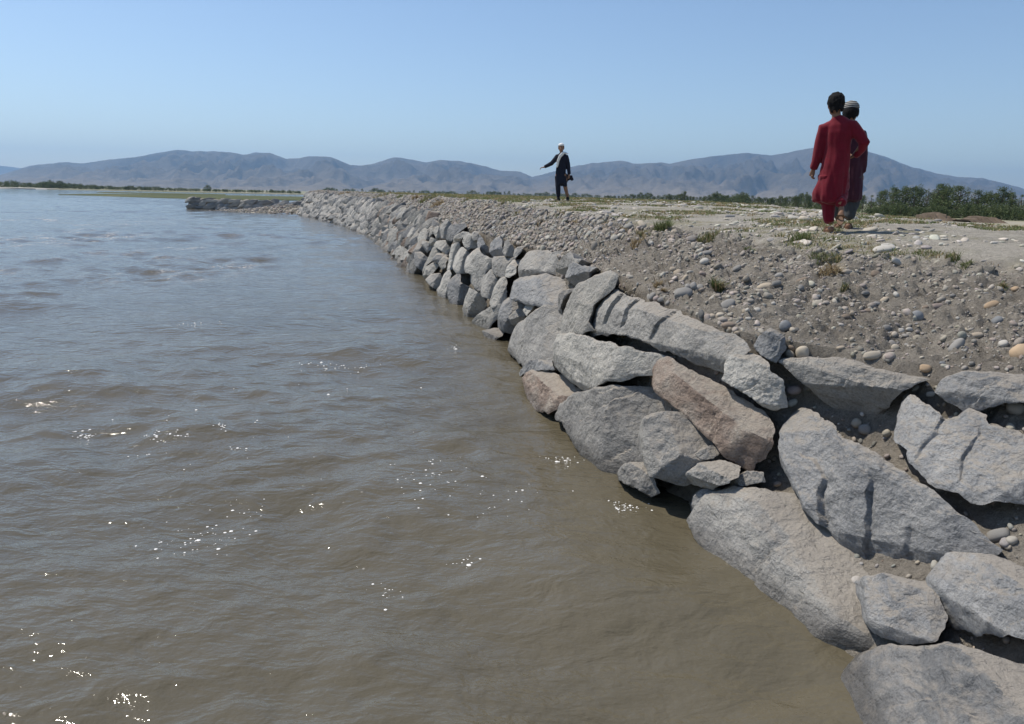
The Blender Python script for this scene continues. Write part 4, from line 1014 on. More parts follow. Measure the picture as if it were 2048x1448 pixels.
# (x, y, spread px, height px, blades, palette, lean, label)
TUFT = [
 (1325, 462, 34, 24, 340, GREEN, 0.9, 'dense round green grass clump on the edge of the bank'),
 (1285, 470, 30, 14, 120, MIXG, 0.9, 'thin yellowing grass beside the dense green clump'),
 (1275, 490, 30, 18, 120, DRY, 1.1, 'dry straw coloured grass hanging down the slope'),
 (1415, 482, 42, 20, 170, MIXG, 0.9, 'sprawling green weed with dry stems at the slope top'),
 (1600, 482, 46, 24, 150, GREEN, 0.7, 'upright sparse green grass tuft near the feet of the boys'),
 (1650, 520, 60, 20, 260, MIXG, 1.1, 'grass tussock on an undercut lip of earth'),
 (1660, 545, 46, 26, 200, DRY, 1.6, 'tangle of brown roots under the undercut tussock'),
 (1435, 580, 26, 26, 220, np.r_[GREEN[:2] * 0.8, DRY[1:2]], 1.0, 'dark green weed growing halfway down the slope'),
 (1315, 572, 20, 14, 70, DRY, 1.2, 'small reddish dry weed among the cobbles'),
 (1327, 582, 10, 10, 70, DRY, 1.4, 'tiny curled straw tuft beside the large grey cobble'),
 (1080, 445, 22, 10, 90, DRY[1:], 1.1, 'russet dry weed on the gravel slope'),
 (1215, 448, 24, 10, 80, DRY, 1.1, 'pale dry grass above the gravel slope'),
 (1250, 675, 26, 14, 130, DRY[1:], 1.3, 'brown dry tuft lodged on top of a bright slab'),
 (855, 402, 36, 16, 150, MIXG, 0.8, 'grass and weed clump on the far bank edge'),
 (830, 400, 20, 14, 80, DRY, 0.9, 'dry brown weed beside the far grass clump'),
 (930, 405, 26, 8, 80, MIXG, 0.8, 'low grass on the skyline of the embankment'),
 (1500, 498, 30, 10, 70, GREEN, 1.0, 'low green grass spreading at the head of the slope'),
 (1905, 520, 40, 22, 90, MIXG, 0.7, 'thin twiggy weed on the plateau edge'),
 (1930, 530, 34, 14, 90, GREEN, 0.9, 'low green weed at the foot of a twiggy stem'),
 (1780, 515, 60, 10, 150, MIXG, 0.9, 'strip of short grass along the bank top'),
 (1850, 508, 46, 9, 130, GREEN, 0.9, 'short green grass mat on the bank top'),
 (1665, 462, 40, 12, 130, GREEN, 0.8, 'short green grass around the feet of the boys'),
 (1690, 575, 24, 16, 70, MIXG, 1.1, 'small yellow green sprig on the dirt slope'),
 (2005, 575, 24, 14, 70, MIXG, 1.0, 'little green sprig on the slope beside an orange cobble'),
 (690, 388, 40, 6, 90, DRY, 0.9, 'dry grass fringe high on the far wall end'),
 (765, 392, 44, 8, 110, MIXG, 0.9, 'mixed grass fringe halfway along the far bank edge'),
 (800, 396, 26, 8, 90, GREEN, 0.8, 'bright green tuft on the far bank edge'),
 (875, 412, 26, 14, 120, DRY[1:], 1.1, 'rust brown bush of dead weed on the far slope'),
 (965, 418, 40, 7, 90, DRY, 1.0, 'straw coloured grass at the top of the gravel'),
 (1040, 428, 40, 7, 90, MIXG, 0.9, 'mottled grass strip at the gravel brow'),
 (1150, 446, 34, 9, 90, DRY, 1.1, 'bleached grass clinging to the gravel brow'),
 (1245, 462, 28, 10, 90, DRY, 1.1, 'bleached tuft next to the yellowing grass'),
 (1120, 428, 30, 8, 80, MIXG, 0.8, 'faint green tuft on the gravel slope top'),
 (1000, 412, 30, 8, 70, MIXG, 0.8, 'thin weeds near the brow of the gravel slope'),
]
for j, (x_, y_, sp_, ht_, nb, palv, ln_, lab) in enumerate(TUFT):
    P, nn = hit(x_, y_)
    if P is None: continue
    r = np.random.default_rng(300 + j); dist = (P - EYE) @ FW; k_ = dist / FPX
    rad = np.sqrt(r.random(nb)) * sp_ * k_ * (0.5 if nb > 100 else 0.36); an = r.uniform(0, 6.283, nb)
    roots = np.c_[np.cos(an) * rad, np.sin(an) * rad, np.zeros(nb)] 
    for q_ in range(nb): roots[q_, 2] = ground_z(P[0] + roots[q_, 0], P[1] + roots[q_, 1]) - P[2] - 0.004
    if 'lodged' in lab: roots[:, 2] = r.uniform(0.0, 0.01, nb)
    cols = palv[r.integers(0, len(palv), nb)] * r.uniform(0.75, 1.25, (nb, 1))
    hts = ht_ * k_ * r.uniform(0.5, 1.15, nb)
    o = link('grass_tuft', blades_mesh('grass_tuft', roots, hts, np.full(nb, max(0.0022, 0.75 * k_)), ln_, cols, 400 + j), M['blade'], None, tuple(P))
    tag(o, lab, 'grass')
# sparse short grass over the top
gmask = top * sstep(0.02, 0.45, fbm(A * np.array([0.55, 0.55, 0.55]), 4, 83) + 0.10) * (YG < 60)
P, n_, _ = sample(8500, gmask * np.clip(9 / np.maximum(YG, 4), 0.45, 1.2), 107)
r = np.random.default_rng(71); rep = 11
roots = np.repeat(P, rep, 0) + r.normal(0, 0.05, (len(P) * rep, 3)) * np.array([1, 1, 0])
cl = np.repeat(r.random(len(P)), rep); cols = np.where(cl[:, None] > 0.33, MIXG[r.integers(0, 4, len(roots))], DRY[r.integers(0, 4, len(roots))]) * r.uniform(0.8, 1.25, (len(roots), 1))
hts = r.uniform(0.015, 0.05, len(roots)); wd = np.clip(0.0006 * roots[:, 1], 0.003, 0.02); hts = hts * np.clip(roots[:, 1] / 16, 1, 2)
tag(link('short_grass', blades_mesh('short_grass', roots, hts, wd, 1.1, cols, 72, 2), M['blade']), 'sparse short grass in patches over the top of the embankment', 'grass', kind='stuff')

# ------------------------------------------------------------------ trees
M['bark'] = plain('bark', (0.12, 0.09, 0.065), 0.9, 0.4, 6)
def tree_proto(kind, seed):
    r = np.random.default_rng(seed)
    # clump centres (unit tree: height 1, crown radius ~ rw)
    if kind == 'poplar':   n_, rw, z0, z1 = 34, 0.15, 0.10, 0.98
    elif kind == 'grove':  n_, rw, z0, z1 = 46, 0.26, 0.06, 0.97
    elif kind == 'round':  n_, rw, z0, z1 = 42, 0.42, 0.14, 0.95
    else:                  n_, rw, z0, z1 = 36, 0.75, 0.02, 0.95       # bush
    cs_ = []
    for k in range(n_):
        t = r.random() ** 0.9; z = z0 + (z1 - z0) * t
        if kind == 'round' or kind == 'bush': env = math.sqrt(max(0.02, 1 - (2 * t - 0.9) ** 2 / 1.25))
        else: env = (1 - t) ** 0.55 * (0.55 + 0.45 * min(1, t * 5)) + 0.07
        a = r.uniform(0, 6.283); d = rw * env * math.sqrt(r.uniform(0.15, 1.05))
        cs_.append((d * math.cos(a), d * math.sin(a), z, rw * r.uniform(0.22, 0.42) * (0.6 + 0.4 * env)))
    if kind == 'grove':      # a few leaders that break the outline
        for k in range(3):
            a = r.uniform(0, 6.283); d = rw * r.uniform(0.1, 0.55)
            for zz in np.linspace(0.62, r.uniform(0.82, 1.0), 5): cs_.append((d * math.cos(a), d * math.sin(a), zz, rw * 0.2))
    V, F, Cc = [], [], []
    for cx_, cy_, cz_, cr in cs_:
        m_ = 36; p_ = r.normal(size=(m_, 3)); p_ /= np.linalg.norm(p_, axis=1)[:, None]; p_ *= (cr * r.uniform(0.5, 1.15, (m_, 1)))
        p_[:, 2] *= 1.25; p_ += np.array([cx_, cy_, cz_])
        s = cr * r.uniform(0.16, 0.32, (m_, 1))
        a = r.normal(size=(m_, 3)); a /= np.linalg.norm(a, axis=1)[:, None]; b_ = np.cross(a, r.normal(size=(m_, 3))); b_ /= np.linalg.norm(b_, axis=1)[:, None]
        q_ = np.stack([p_ - a * s, p_ + b_ * s * 0.6, p_ + a * s, p_ - b_ * s * 0.6], 1)
        F.append(np.arange(m_ * 4).reshape(-1, 4) + len(V) * m_ * 4); V.append(q_.reshape(-1, 3))
        g = np.array([(.085, .112, .042), (.070, .098, .036), (.105, .130, .052)])[r.integers(0, 3)] * r.uniform(0.8, 1.25)
        Cc.append(np.repeat(np.c_[g[None] * r.uniform(0.8, 1.25, (m_, 1)), np.ones((m_, 1))], 4, 0))
    crown = np_mesh('crown', np.concatenate(V), np.concatenate(F), False, {'tint': ('FLOAT_COLOR', np.concatenate(Cc))})
    crown.materials.append(M['leaf'])
    bm = bmesh.new()
    def limb(p0, p1, r0, r1):
        d = (Vector(p1) - Vector(p0)); mm = Matrix.Translation((Vector(p0) + Vector(p1)) / 2) @ d.to_track_quat('Z', 'Y').to_matrix().to_4x4()
        bmesh.ops.create_cone(bm, cap_ends=True, segments=6, radius1=r0, radius2=r1, depth=d.length, matrix=mm)
    limb((0, 0, -0.03), (0.01, 0, 0.4), 0.022, 0.016); limb((0.01, 0, 0.38), (0, 0.01, 0.85), 0.016, 0.004)
    for k in range(5):
        a = k * 2.4; z = 0.25 + 0.11 * k; limb((0, 0, z), (rw * 0.6 * math.cos(a), rw * 0.6 * math.sin(a), z + 0.16), 0.009, 0.003)
    tm = bpy.data.meshes.new('trunk'); bm.to_mesh(tm); bm.free(); tm.materials.append(M['bark'])
    return crown, tm
TP = {k: [tree_proto(k, 60 + 10 * j + i) for i in range(3)] for j, k in enumerate(('grove', 'poplar', 'round', 'bush'))}
tr = np.random.default_rng(8)
def put_tree(kind, x, y, z, h, wid, label, group, cat='tree', name=None):
    c_, t_ = TP[kind][int(tr.integers(0, 3))]
    e = empty(name or {'grove': 'leafy_tree', 'poplar': 'poplar_tree', 'round': 'round_tree', 'bush': 'bush'}[kind], (x, y, z - 0.05), label, cat, group)
    e.rotation_euler = (0, 0, tr.uniform(0, 6.28))
    for nm, me_ in (('trunk', t_), ('crown', c_)):
        o = link(nm, me_, None, e); o.scale = (h * wid, h * wid, h)
    return e
def belt_y(px_): return float(np.interp(px_, [1200, 1420, 1640, 1740, 2060, 2300], [285, 225, 168, 128, 104, 95]))
tops = [(1640, 392), (1668, 390), (1700, 388), (1728, 390), (1745, 389), (1769, 380), (1790, 372), (1815, 373), (1832, 370), (1858, 376), (1880, 366), (1884, 368), (1900, 372), (1918, 370), (1938, 382), (1960, 380), (1978, 383), (1994, 384), (2010, 374), (2028, 382), (2046, 388), (2070, 384), (2095, 380), (2130, 386)]
for x_, ty in tops:
    for rep_ in range(2):
        xx = x_ + (0 if rep_ == 0 else tr.uniform(-11, 11)); Y_ = belt_y(xx) * (1.0 if rep_ == 0 else tr.uniform(0.96, 1.16))
        tyy = ty + (0 if rep_ == 0 else tr.uniform(2, 16))
        p_ = at_depth(xx, tyy, Y_)
        kd = 'grove' if tr.random() < 0.75 else 'poplar'; hh_ = p_[2] - 0.3; wd_ = tr.uniform(1.25, 1.75)
        lab = ('narrow pointed' if kd == 'poplar' else ('wide bushy' if wd_ > 1.5 else 'leafy')) + (' tree rising highest' if hh_ > 5.3 else (' tree of middling height' if hh_ > 4.3 else ' shorter tree')) + ' in the dark green grove beyond the embankment'
        put_tree(kd, p_[0], Y_, 0.3, hh_, wd_, lab, 'trees of the near grove')
for x_ in np.arange(1740, 2110, 13):
    Y_ = belt_y(x_) * 0.94; xx = x_ + tr.uniform(-5, 5); p_ = at_depth(xx, tr.uniform(408, 424), Y_)
    put_tree('bush', p_[0], Y_, 0.3, max(1.0, p_[2] - 0.3), tr.uniform(0.7, 1.0), 'leafy dark shrub at the foot of the near grove', 'shrubs below the near grove', 'shrub')
mid = [(1210, 391), (1240, 390), (1286, 388), (1330, 392), (1333, 391), (1370, 386), (1400, 395), (1434, 385), (1470, 393), (1486, 389), (1520, 396), (1560, 394), (1612, 386), (1640, 394)]
mx = np.array([a for a, _ in mid]); my = np.array([b_ for _, b_ in mid])
x_ = 1210.0
while x_ < 1665:
    Y_ = belt_y(x_) * tr.uniform(0.95, 1.08); ty = np.interp(x_, mx, my) + tr.uniform(-4, 4)
    p_ = at_depth(x_, ty, Y_)
    put_tree('grove' if tr.random() < 0.8 else 'round', p_[0], Y_, 0.3, max(2.5, p_[2] - 0.3), tr.uniform(1.2, 1.7), 'small green tree in the long belt across the flood plain', 'trees of the far belt')
    x_ += tr.uniform(4.5, 8.5)
for x_, ty in ((1370, 382), (1434, 382), (1486, 385), (1614, 383)):
    Y_ = belt_y(x_) * 1.02; p_ = at_depth(x_, ty, Y_)
    put_tree('poplar' if x_ != 1486 else 'round', p_[0], Y_, 0.3, p_[2] - 0.3, 1.25, 'taller tree standing above the long belt on the flood plain', 'taller trees of the far belt')
# hazy line of trees beneath the mountains
x_ = 640.0
while x_ < 1215:
    Y_ = tr.uniform(620, 820); p_ = at_depth(x_, 0, Y_)
    put_tree(['grove', 'round', 'bush'][int(tr.integers(0, 3))], p_[0], Y_, 0.3, tr.uniform(2.6, 5.5), tr.uniform(1.2, 1.9), 'tiny hazy tree in the line below the mountains', 'hazy trees below the mountains')
    x_ += tr.uniform(7, 14)
# left bank
lt = [(-40, 362), (24, 361), (60, 364), (105, 363), (125, 364), (160, 368), (200, 370), (240, 371), (290, 372), (330, 374), (380, 376), (430, 378), (480, 380), (540, 382), (600, 384)]
lx = np.array([a for a, _ in lt]); ly = np.array([b_ for _, b_ in lt])
x_ = -60.0
while x_ < 600:
    Y_ = float(np.interp(x_, [0, 300, 600], [378, 420, 455])) * tr.uniform(0.99, 1.06); p_ = at_depth(x_, np.interp(x_, lx, ly) + tr.uniform(0, 4), Y_)
    put_tree('bush' if tr.random() < 0.7 else 'round', p_[0], Y_, 0.3, max(1.5, p_[2] - 0.3), tr.uniform(1.0, 1.5), 'low dark bush on the far left river bank', 'bushes of the far left bank', 'bush')
    x_ += tr.uniform(5, 10)
for x_, ty, lab in ((100, 360.5, 'broad dark tree clump on the sandy left bank'), (118, 360.5, 'rounded dark tree beside the broad clump on the left bank'), (414, 369.5, 'large lone round tree on the far river bank'),
                    (543, 378, 'smaller round tree, first of three near the wall end'), (565, 379.5, 'smaller round tree, second of three near the wall end'), (579, 381, 'smallest round tree, third of three near the wall end')):
    Y_ = float(np.interp(x_, [0, 300, 600], [374, 415, 448])); p_ = at_depth(x_, ty, Y_)
    put_tree('round', p_[0], Y_, 0.3, max(2.0, p_[2] - 0.3), 1.25, lab, 'round trees on the far bank')

# crumbling earth bank and mud ruin in front of the grove
M['mud'] = land_material('dry_mud', [(0.35, (0.085, 0.066, 0.05)), (0.65, (0.16, 0.125, 0.095))], 0.6)
def mud_ridge(name, x0, x1, Ya, hts_px, base_px, label, seed, thick=2.5):
    n_ = 90; xs = np.linspace(x0, x1, n_); V = []
    hz_ = np.interp(xs, [p_[0] for p_ in hts_px], [p_[1] for p_ in hts_px])
    P = np.array([at_depth(a, b_, Ya) for a, b_ in zip(xs, hz_)])
    P[:, 2] += 0.30 * fbm(np.c_[xs / 4, xs * 0, xs * 0], 4, seed, 0.65) - 0.1
    for dy, f in ((-thick, 0.0), (-thick * 0.55, 0.55), (-thick * 0.4, 0.95), (0, 1.0), (thick * 0.5, 0.9), (thick, 0.0)):
        Q = P.copy(); Q[:, 1] += dy + 0.5 * noise(np.c_[xs / 7, xs * 0 + dy, xs * 0], seed); Q[:, 2] = 0.2 + (P[:, 2] - 0.2) * f; V.append(Q)
    o = link(name, np_mesh(name, np.concatenate(V), grid_faces(6, n_), False), M['mud'])
    return tag(o, label, 'earth bank' if 'bank' in name else 'ruin')
mud_ridge('mud_ruin', 1838, 1905, 88, [(1838, 440), (1848, 428), (1858, 425), (1862, 429), (1870, 424), (1885, 430), (1905, 438)], 440, 'crumbled brown mud wall at the foot of the grove', 5)
mud_ridge('mud_ruin', 1925, 1998, 84, [(1925, 440), (1938, 436), (1950, 431), (1962, 434), (1975, 433), (1998, 442)], 440, 'lower pale topped mud heap right of the crumbled wall', 6)
mud_ridge('earth_bank', 1390, 1760, 120, [(1390, 411), (1450, 413), (1560, 416), (1640, 419), (1760, 428)], 440, 'long low eroded earth bank before the tree belt', 7, 1.5)

# ------------------------------------------------------------------ people
def tube(pts, rad, seg=14, squash=None):
    """closed tube through pts; rad per point, or (rx, ry) per point"""
    pts = np.asarray(pts, float); n_ = len(pts); V = []; F = []
    prev = None
    for k in range(n_):
        d = unit(pts[min(k + 1, n_ - 1)] - pts[max(k - 1, 0)])
        a = np.array([1.0, 0, 0]) if abs(d[0]) < 0.8 else np.array([0, 1.0, 0])
        if prev is not None: a = prev
        ex = unit(a - d * (a @ d)); ey = np.cross(d, ex); prev = ex
        rr_ = rad[k] if hasattr(rad[k], '__len__') else (rad[k], rad[k])
        th = np.linspace(0, 6.2832, seg, endpoint=False)
        V.append(pts[k] + np.outer(np.cos(th) * rr_[0], ex) + np.outer(np.sin(th) * rr_[1], ey))
    d0 = unit(pts[1] - pts[0]); d1 = unit(pts[-1] - pts[-2])
    m0 = np.mean(rad[0]); m1 = np.mean(rad[-1])
    V = np.concatenate(V + [(pts[0] - d0 * m0 * 0.5)[None], (pts[-1] + d1 * m1 * 0.5)[None]])
    for k in range(n_ - 1):
        for j in range(seg):
            j2 = (j + 1) % seg; F.append((k * seg + j, k * seg + j2, (k + 1) * seg + j2, (k + 1) * seg + j))
    a, b_ = n_ * seg, n_ * seg + 1
    for j in range(seg):
        j2 = (j + 1) % seg; F.append((a, j2, j)); F.append((b_, (n_ - 1) * seg + j, (n_ - 1) * seg + j2))
    return V, F
def ell(c, r_):
    V, F = ICO[4 if max(r_) > 0.05 else 3]; return V * np.asarray(r_) + np.asarray(c), [tuple(f) for f in F.tolist()]
def fuse(name, shapes, voxel, mat, parent, smooth=4, fold=0.0, fold_f=(16, 16, 3.5), seed=0, trim=None):
    Vs, Fs, b_ = [], [], 0
    for V, F in shapes: Vs.append(V); Fs += [tuple(i_ + b_ for i_ in f) for f in F]; b_ += len(V)
    me_ = bpy.data.meshes.new('tmp'); me_.from_pydata(np.concatenate(Vs).tolist(), [], Fs); me_.update()
    o = bpy.data.objects.new('tmp', me_); col.objects.link(o)
    md = o.modifiers.new('r', 'REMESH'); md.mode = 'VOXEL'; md.voxel_size = voxel
    if smooth:
        ms = o.modifiers.new('s', 'SMOOTH'); ms.factor = 0.5; ms.iterations = smooth
    dg = bpy.context.evaluated_depsgraph_get(); out = bpy.data.meshes.new_from_object(o.evaluated_get(dg))
    bpy.data.objects.remove(o); bpy.data.meshes.remove(me_)
    n_ = len(out.vertices); co = np.zeros(n_ * 3, np.float32); out.vertices.foreach_get('co', co); co = co.reshape(-1, 3).astype(float)
    if fold:
        no = np.zeros(n_ * 3, np.float32); out.vertices.foreach_get('normal', no); no = no.reshape(-1, 3)
        w_ = 0.5 + sstep(1.2, 0.2, co[:, 2])
        co = co + no * (fold * w_ * (noise(co * np.array(fold_f) + seed, 3) + 0.6 * noise(co * np.array(fold_f) * 2.1 + seed, 4)))[:, None]
    out.vertices.foreach_set('co', co.astype(np.float32).ravel())
    out.polygons.foreach_set('use_smooth', np.ones(len(out.polygons), bool)); out.update()
    out.name = name
    if out.materials: out.materials.clear()
    return link(name, out, mat, parent)
def hand(wrist, direction, palm_n, side, size=1.0, curl=0.5):
    """palm and five fingers; palm_n: palm normal, side: towards the thumb"""
    d = unit(direction); s = unit(np.asarray(side, float) - d * (np.asarray(side) @ d)); pn = np.cross(d, s)
    if pn @ np.asarray(palm_n) < 0: pn = -pn
    w = np.asarray(wrist, float); k = size; out = []
    out.append(tube([w, w + d * .035 * k, w + d * .075 * k], [(.024 * k, .016 * k), (.034 * k, .015 * k), (.036 * k, .013 * k)], 12))
    # four fingers
    for j, (o_, L) in enumerate(((.026, .062), (.009, .070), (-.009, .066), (-.025, .052))):
        b0 = w + d * .070 * k + s * o_ * k; c1 = curl * (1 + 0.12 * j)
        d1 = unit(d * math.cos(c1 * .5) + pn * math.sin(c1 * .5)); d2 = unit(d * math.cos(c1 * 1.3) + pn * math.sin(c1 * 1.3)); d3 = unit(d * math.cos(c1 * 2) + pn * math.sin(c1 * 2))
        p1 = b0 + d1 * L * .45 * k; p2 = p1 + d2 * L * .32 * k; p3 = p2 + d3 * L * .25 * k
        out.append(tube([b0, p1, p2, p3], [.0095 * k, .0088 * k, .0078 * k, .0065 * k], 8))
    t0 = w + d * .025 * k + s * .024 * k; t1 = t0 + unit(d * .6 + s * .8 + pn * .2) * .034 * k; t2 = t1 + unit(d * .9 + s * .25 + pn * .4) * .028 * k
    out.append(tube([t0, t1, t2], [.012 * k, .010 * k, .008 * k], 8))
    return out
def foot(ankle, fwd, L=0.21, drop=0.0):
    a = np.asarray(ankle, float); f_ = unit(np.asarray(fwd, float)); up = np.array([0, 0, 1.0]) if abs(f_[2]) < 0.8 else np.array([0, 1.0, 0])
    dn = -unit(up - f_ * (up @ f_)); s = np.cross(f_, dn); out = []
    out.append(tube([a + dn * .035 - f_ * .035, a + dn * .045 + f_ * .05, a + dn * .055 + f_ * (L * .55), a + dn * .058 + f_ * (L * .68)], [(.028, .030), (.033, .026), (.040, .016), (.034, .012)], 12))
    for j, o_ in enumerate((-.026, -.012, .001, .013, .024)):
        b0 = a + dn * .058 + f_ * L * .62 + s * o_; out.append(tube([b0, b0 + f_ * (.045 - .004 * j)], [.009, .007], 8))
    return out
def head(c, r_, face, seed=0):
    """skull, jaw, nose, ears; face: unit vector the person looks along"""
    c = np.asarray(c, float); f_ = unit(face); s = unit(np.cross(f_, [0, 0, 1])); out = []
    rx, ry, rz = r_
    out.append(ell(c, (rx, ry, rz)))
    out.append(ell(c + f_ * ry * .25 - np.array([0, 0, rz * .45]), (rx * .72, ry * .72, rz * .62)))        # jaw
    out.append(tube([c + f_ * ry * .92 + np.array([0, 0, rz * .05]), c + f_ * ry * 1.15 - np.array([0, 0, rz * .28]), c + f_ * ry * 1.0 - np.array([0, 0, rz * .34])], [.010, .017, .012], 8))  # nose
    out.append(ell(c + f_ * ry * .98 - np.array([0, 0, rz * .62]), (.022, .012, .010)))   # lips
    for k in (-1, 1):
        out.append(ell(c + s * k * rx * .98 - np.array([0, 0, rz * .12]), (.014, .022, .032)))
    return out
M['skin'] = plain('skin', (0.24, 0.135, 0.085), 0.55, 0.15, 25, 0.1, 0.002)
M['hair'] = plain('black_hair', (0.008, 0.0075, 0.008), 0.85, 0.5, 70, 0.9, 0.012)
M['red'] = plain('red_cotton', (0.15, 0.006, 0.017), 0.85, 0.2, 18, 0.25, 0.006, 0.15)
M['plum'] = plain('plum_cotton', (0.055, 0.016, 0.028), 0.85, 0.2, 18, 0.25, 0.006, 0.1)
M['slate_cloth'] = plain('slate_cotton', (0.055, 0.058, 0.062), 0.85, 0.25, 18, 0.25, 0.006)
M['navy'] = plain('navy_cotton', (0.013, 0.015, 0.026), 0.85, 0.25, 12, 0.25, 0.006)
M['leather'] = plain('brown_leather', (0.16, 0.095, 0.06), 0.6, 0.3, 30)
M['black_leather'] = plain('black_leather', (0.012, 0.011, 0.011), 0.5, 0.3, 30)
M['white_cloth'] = plain('white_cotton', (0.72, 0.72, 0.70), 0.85, 0.12, 16, 0.25, 0.006)
M['eye'] = plain('dark_eye', (0.015, 0.01, 0.008), 0.2, 0.0, 10, 0)
def stripe_material():
    mt, nt, b = mat_new('striped_cap'); tc = N(nt, 'ShaderNodeTexCoord')
    sp = N(nt, 'ShaderNodeSeparateXYZ'); nt.links.new(tc.outputs['Object'], sp.inputs[0])
    w = math_node(nt, 'SINE', math_node(nt, 'MULTIPLY', sp.outputs[2], 2 * math.pi / 0.0205))
    c = ramp(nt, maprange(nt, w, -0.15, 0.35), [(0.0, (0.02, 0.02, 0.024)), (1.0, (0.36, 0.35, 0.32))])
    nt.links.new(c, b.inputs['Base Color']); b.inputs['Roughness'].default_value = 0.9
    bump(nt, b, w, 0.3, 0.002); return mt
M['stripes'] = stripe_material()
def loft_z(sections, seg=28):
    """cloth body: sections (z, cx, cy, rx, ry) from bottom to top"""
    return tube([(a[1], a[2], a[0]) for a in sections], [(a[3], a[4]) for a in sections], seg)

# ---- boy in red: x right, y away from the camera, z up; origin between the feet
def boy_red():
    base = at_depth(1666, 457, 8.45); x0, y0 = base[0], 8.45
    e = empty('person', (x0, y0, ground_z(x0, y0) + 0.0), 'person in a red tunic and red trousers walking away, one heel lifted', 'person')
    e.rotation_euler = (0, -0.088, -math.atan2(x0, y0)); e.scale = (0.98,) * 3
    hc = (.012, .015, 1.345); face = unit([-.45, .9, -.12])
    sk = head(hc, (.074, .088, .105), face)
    sk.append(tube([(.025, 0, 1.15), (.02, .005, 1.26), (.014, .01, 1.31)], [.055, .044, .05]))
    sk.append(loft_z([(.62, .02, 0, .11, .085), (.75, .03, 0, .115, .085), (.95, .04, 0, .115, .08), (1.1, .04, 0, .13, .08), (1.17, .035, 0, .07, .06)]))
    sk.append(tube([(-.095, 0, 1.12), (-.145, .0, .86), (-.20, .02, .69)], [.042, .034, .025]))
    sk += hand((-.205, .022, .685), (-.25, .12, -1), (1, 0.2, 0), (-.2, .9, .2), 0.88, 0.75)
    sk.append(tube([(.17, 0, 1.12), (.285, -.03, .915), (.20, .075, .80)], [.042, .034, .025]))
    sk += hand((.20, .075, .80), (-.8, .45, -.35), (0, -1, 0), (.2, .3, .9), 0.88, 0.5)
    sk.append(tube([(-.04, 0, .68), (-.03, .02, .42), (-.02, 0, .10)], [.085, .058, .034])); sk += foot((-.02, 0, .072), (-.35, .93, 0), .20)
    sk.append(tube([(.08, 0, .68), (.085, .12, .46), (.082, -.11, .30)], [.085, .055, .034])); sk += foot((.082, -.13, .265), (-.05, -.8, -.75), .17)
    fuse('body', sk, 0.0075, M['skin'], e, 3)
    # hair: cap of short black hair, thicker at the back
    hs = [ell((hc[0] + .006, hc[1] - .010, hc[2] + .024), (.090, .100, .104)), ell((hc[0] + .012, hc[1] - .040, hc[2] - .035), (.070, .062, .078))]
    ho = fuse('hair', hs, 0.007, M['hair'], e, 2, 0.013, (34, 34, 26), 1)
    cut_face(ho, hc, face, 0.028)
    tu = [loft_z([(.335, -.055, .0, .155, .120), (.39, -.048, .0, .168, .128), (.55, -.005, .0, .152, .118), (.72, .02, 0, .142, .108), (.90, .04, 0, .134, .10), (1.05, .045, 0, .142, .098), (1.13, .042, 0, .145, .085), (1.175, .035, 0, .095, .066), (1.215, .022, 0, .056, .052)]),
          tube([(-.03, 0, 1.125), (-.098, 0, 1.11), (-.13, 0, .98), (-.158, .0, .86), (-.182, .01, .76), (-.205, .02, .695)], [.06, .066, .060, .054, .046, .042]),
          tube([(.10, 0, 1.125), (.178, 0, 1.11), (.245, -.015, 1.01), (.300, -.03, .915), (.27, .02, .86), (.215, .07, .80)], [.06, .066, .062, .056, .050, .044])]
    fuse('tunic', tu, 0.011, M['red'], e, 4, 0.011, (13, 13, 3.0), 2)
    tz = [tube([(-.06, 0, .62), (-.055, .02, .42), (-.045, .01, .25), (-.035, .0, .115)], [.105, .085, .070, .050]),
          tube([(.06, 0, .62), (.08, .12, .47), (.083, .0, .37), (.083, -.095, .30)], [.105, .082, .072, .058])]
    fuse('trousers', tz, 0.011, M['red'], e, 4, 0.009, (14, 14, 4), 3)
    sandals(e, [((-.02, 0, .012), (-.35, .93, 0)), ((.082, -.13, .20), (-.05, -.8, -.75))])
    return e
def cut_face(ho, hc, face, keep):
    """remove the part of the hair that would cover the face"""
    bm = bmesh.new(); bm.from_mesh(ho.data); hc = np.asarray(hc); f_ = unit(face)
    dele = [v for v in bm.verts if (np.array(v.co) - hc) @ f_ > keep and v.co.z < hc[2] + 0.055]
    dele += [v for v in bm.verts if v not in set(dele) and v.co.z < hc[2] - 0.085 + 0.03 * math.sin(v.co.x * 130 + 1.3) * 0.5 + 0.12 * abs(v.co.x - hc[0])]
    bmesh.ops.delete(bm, geom=list(set(dele)), context='VERTS'); bm.to_mesh(ho.data); bm.free()
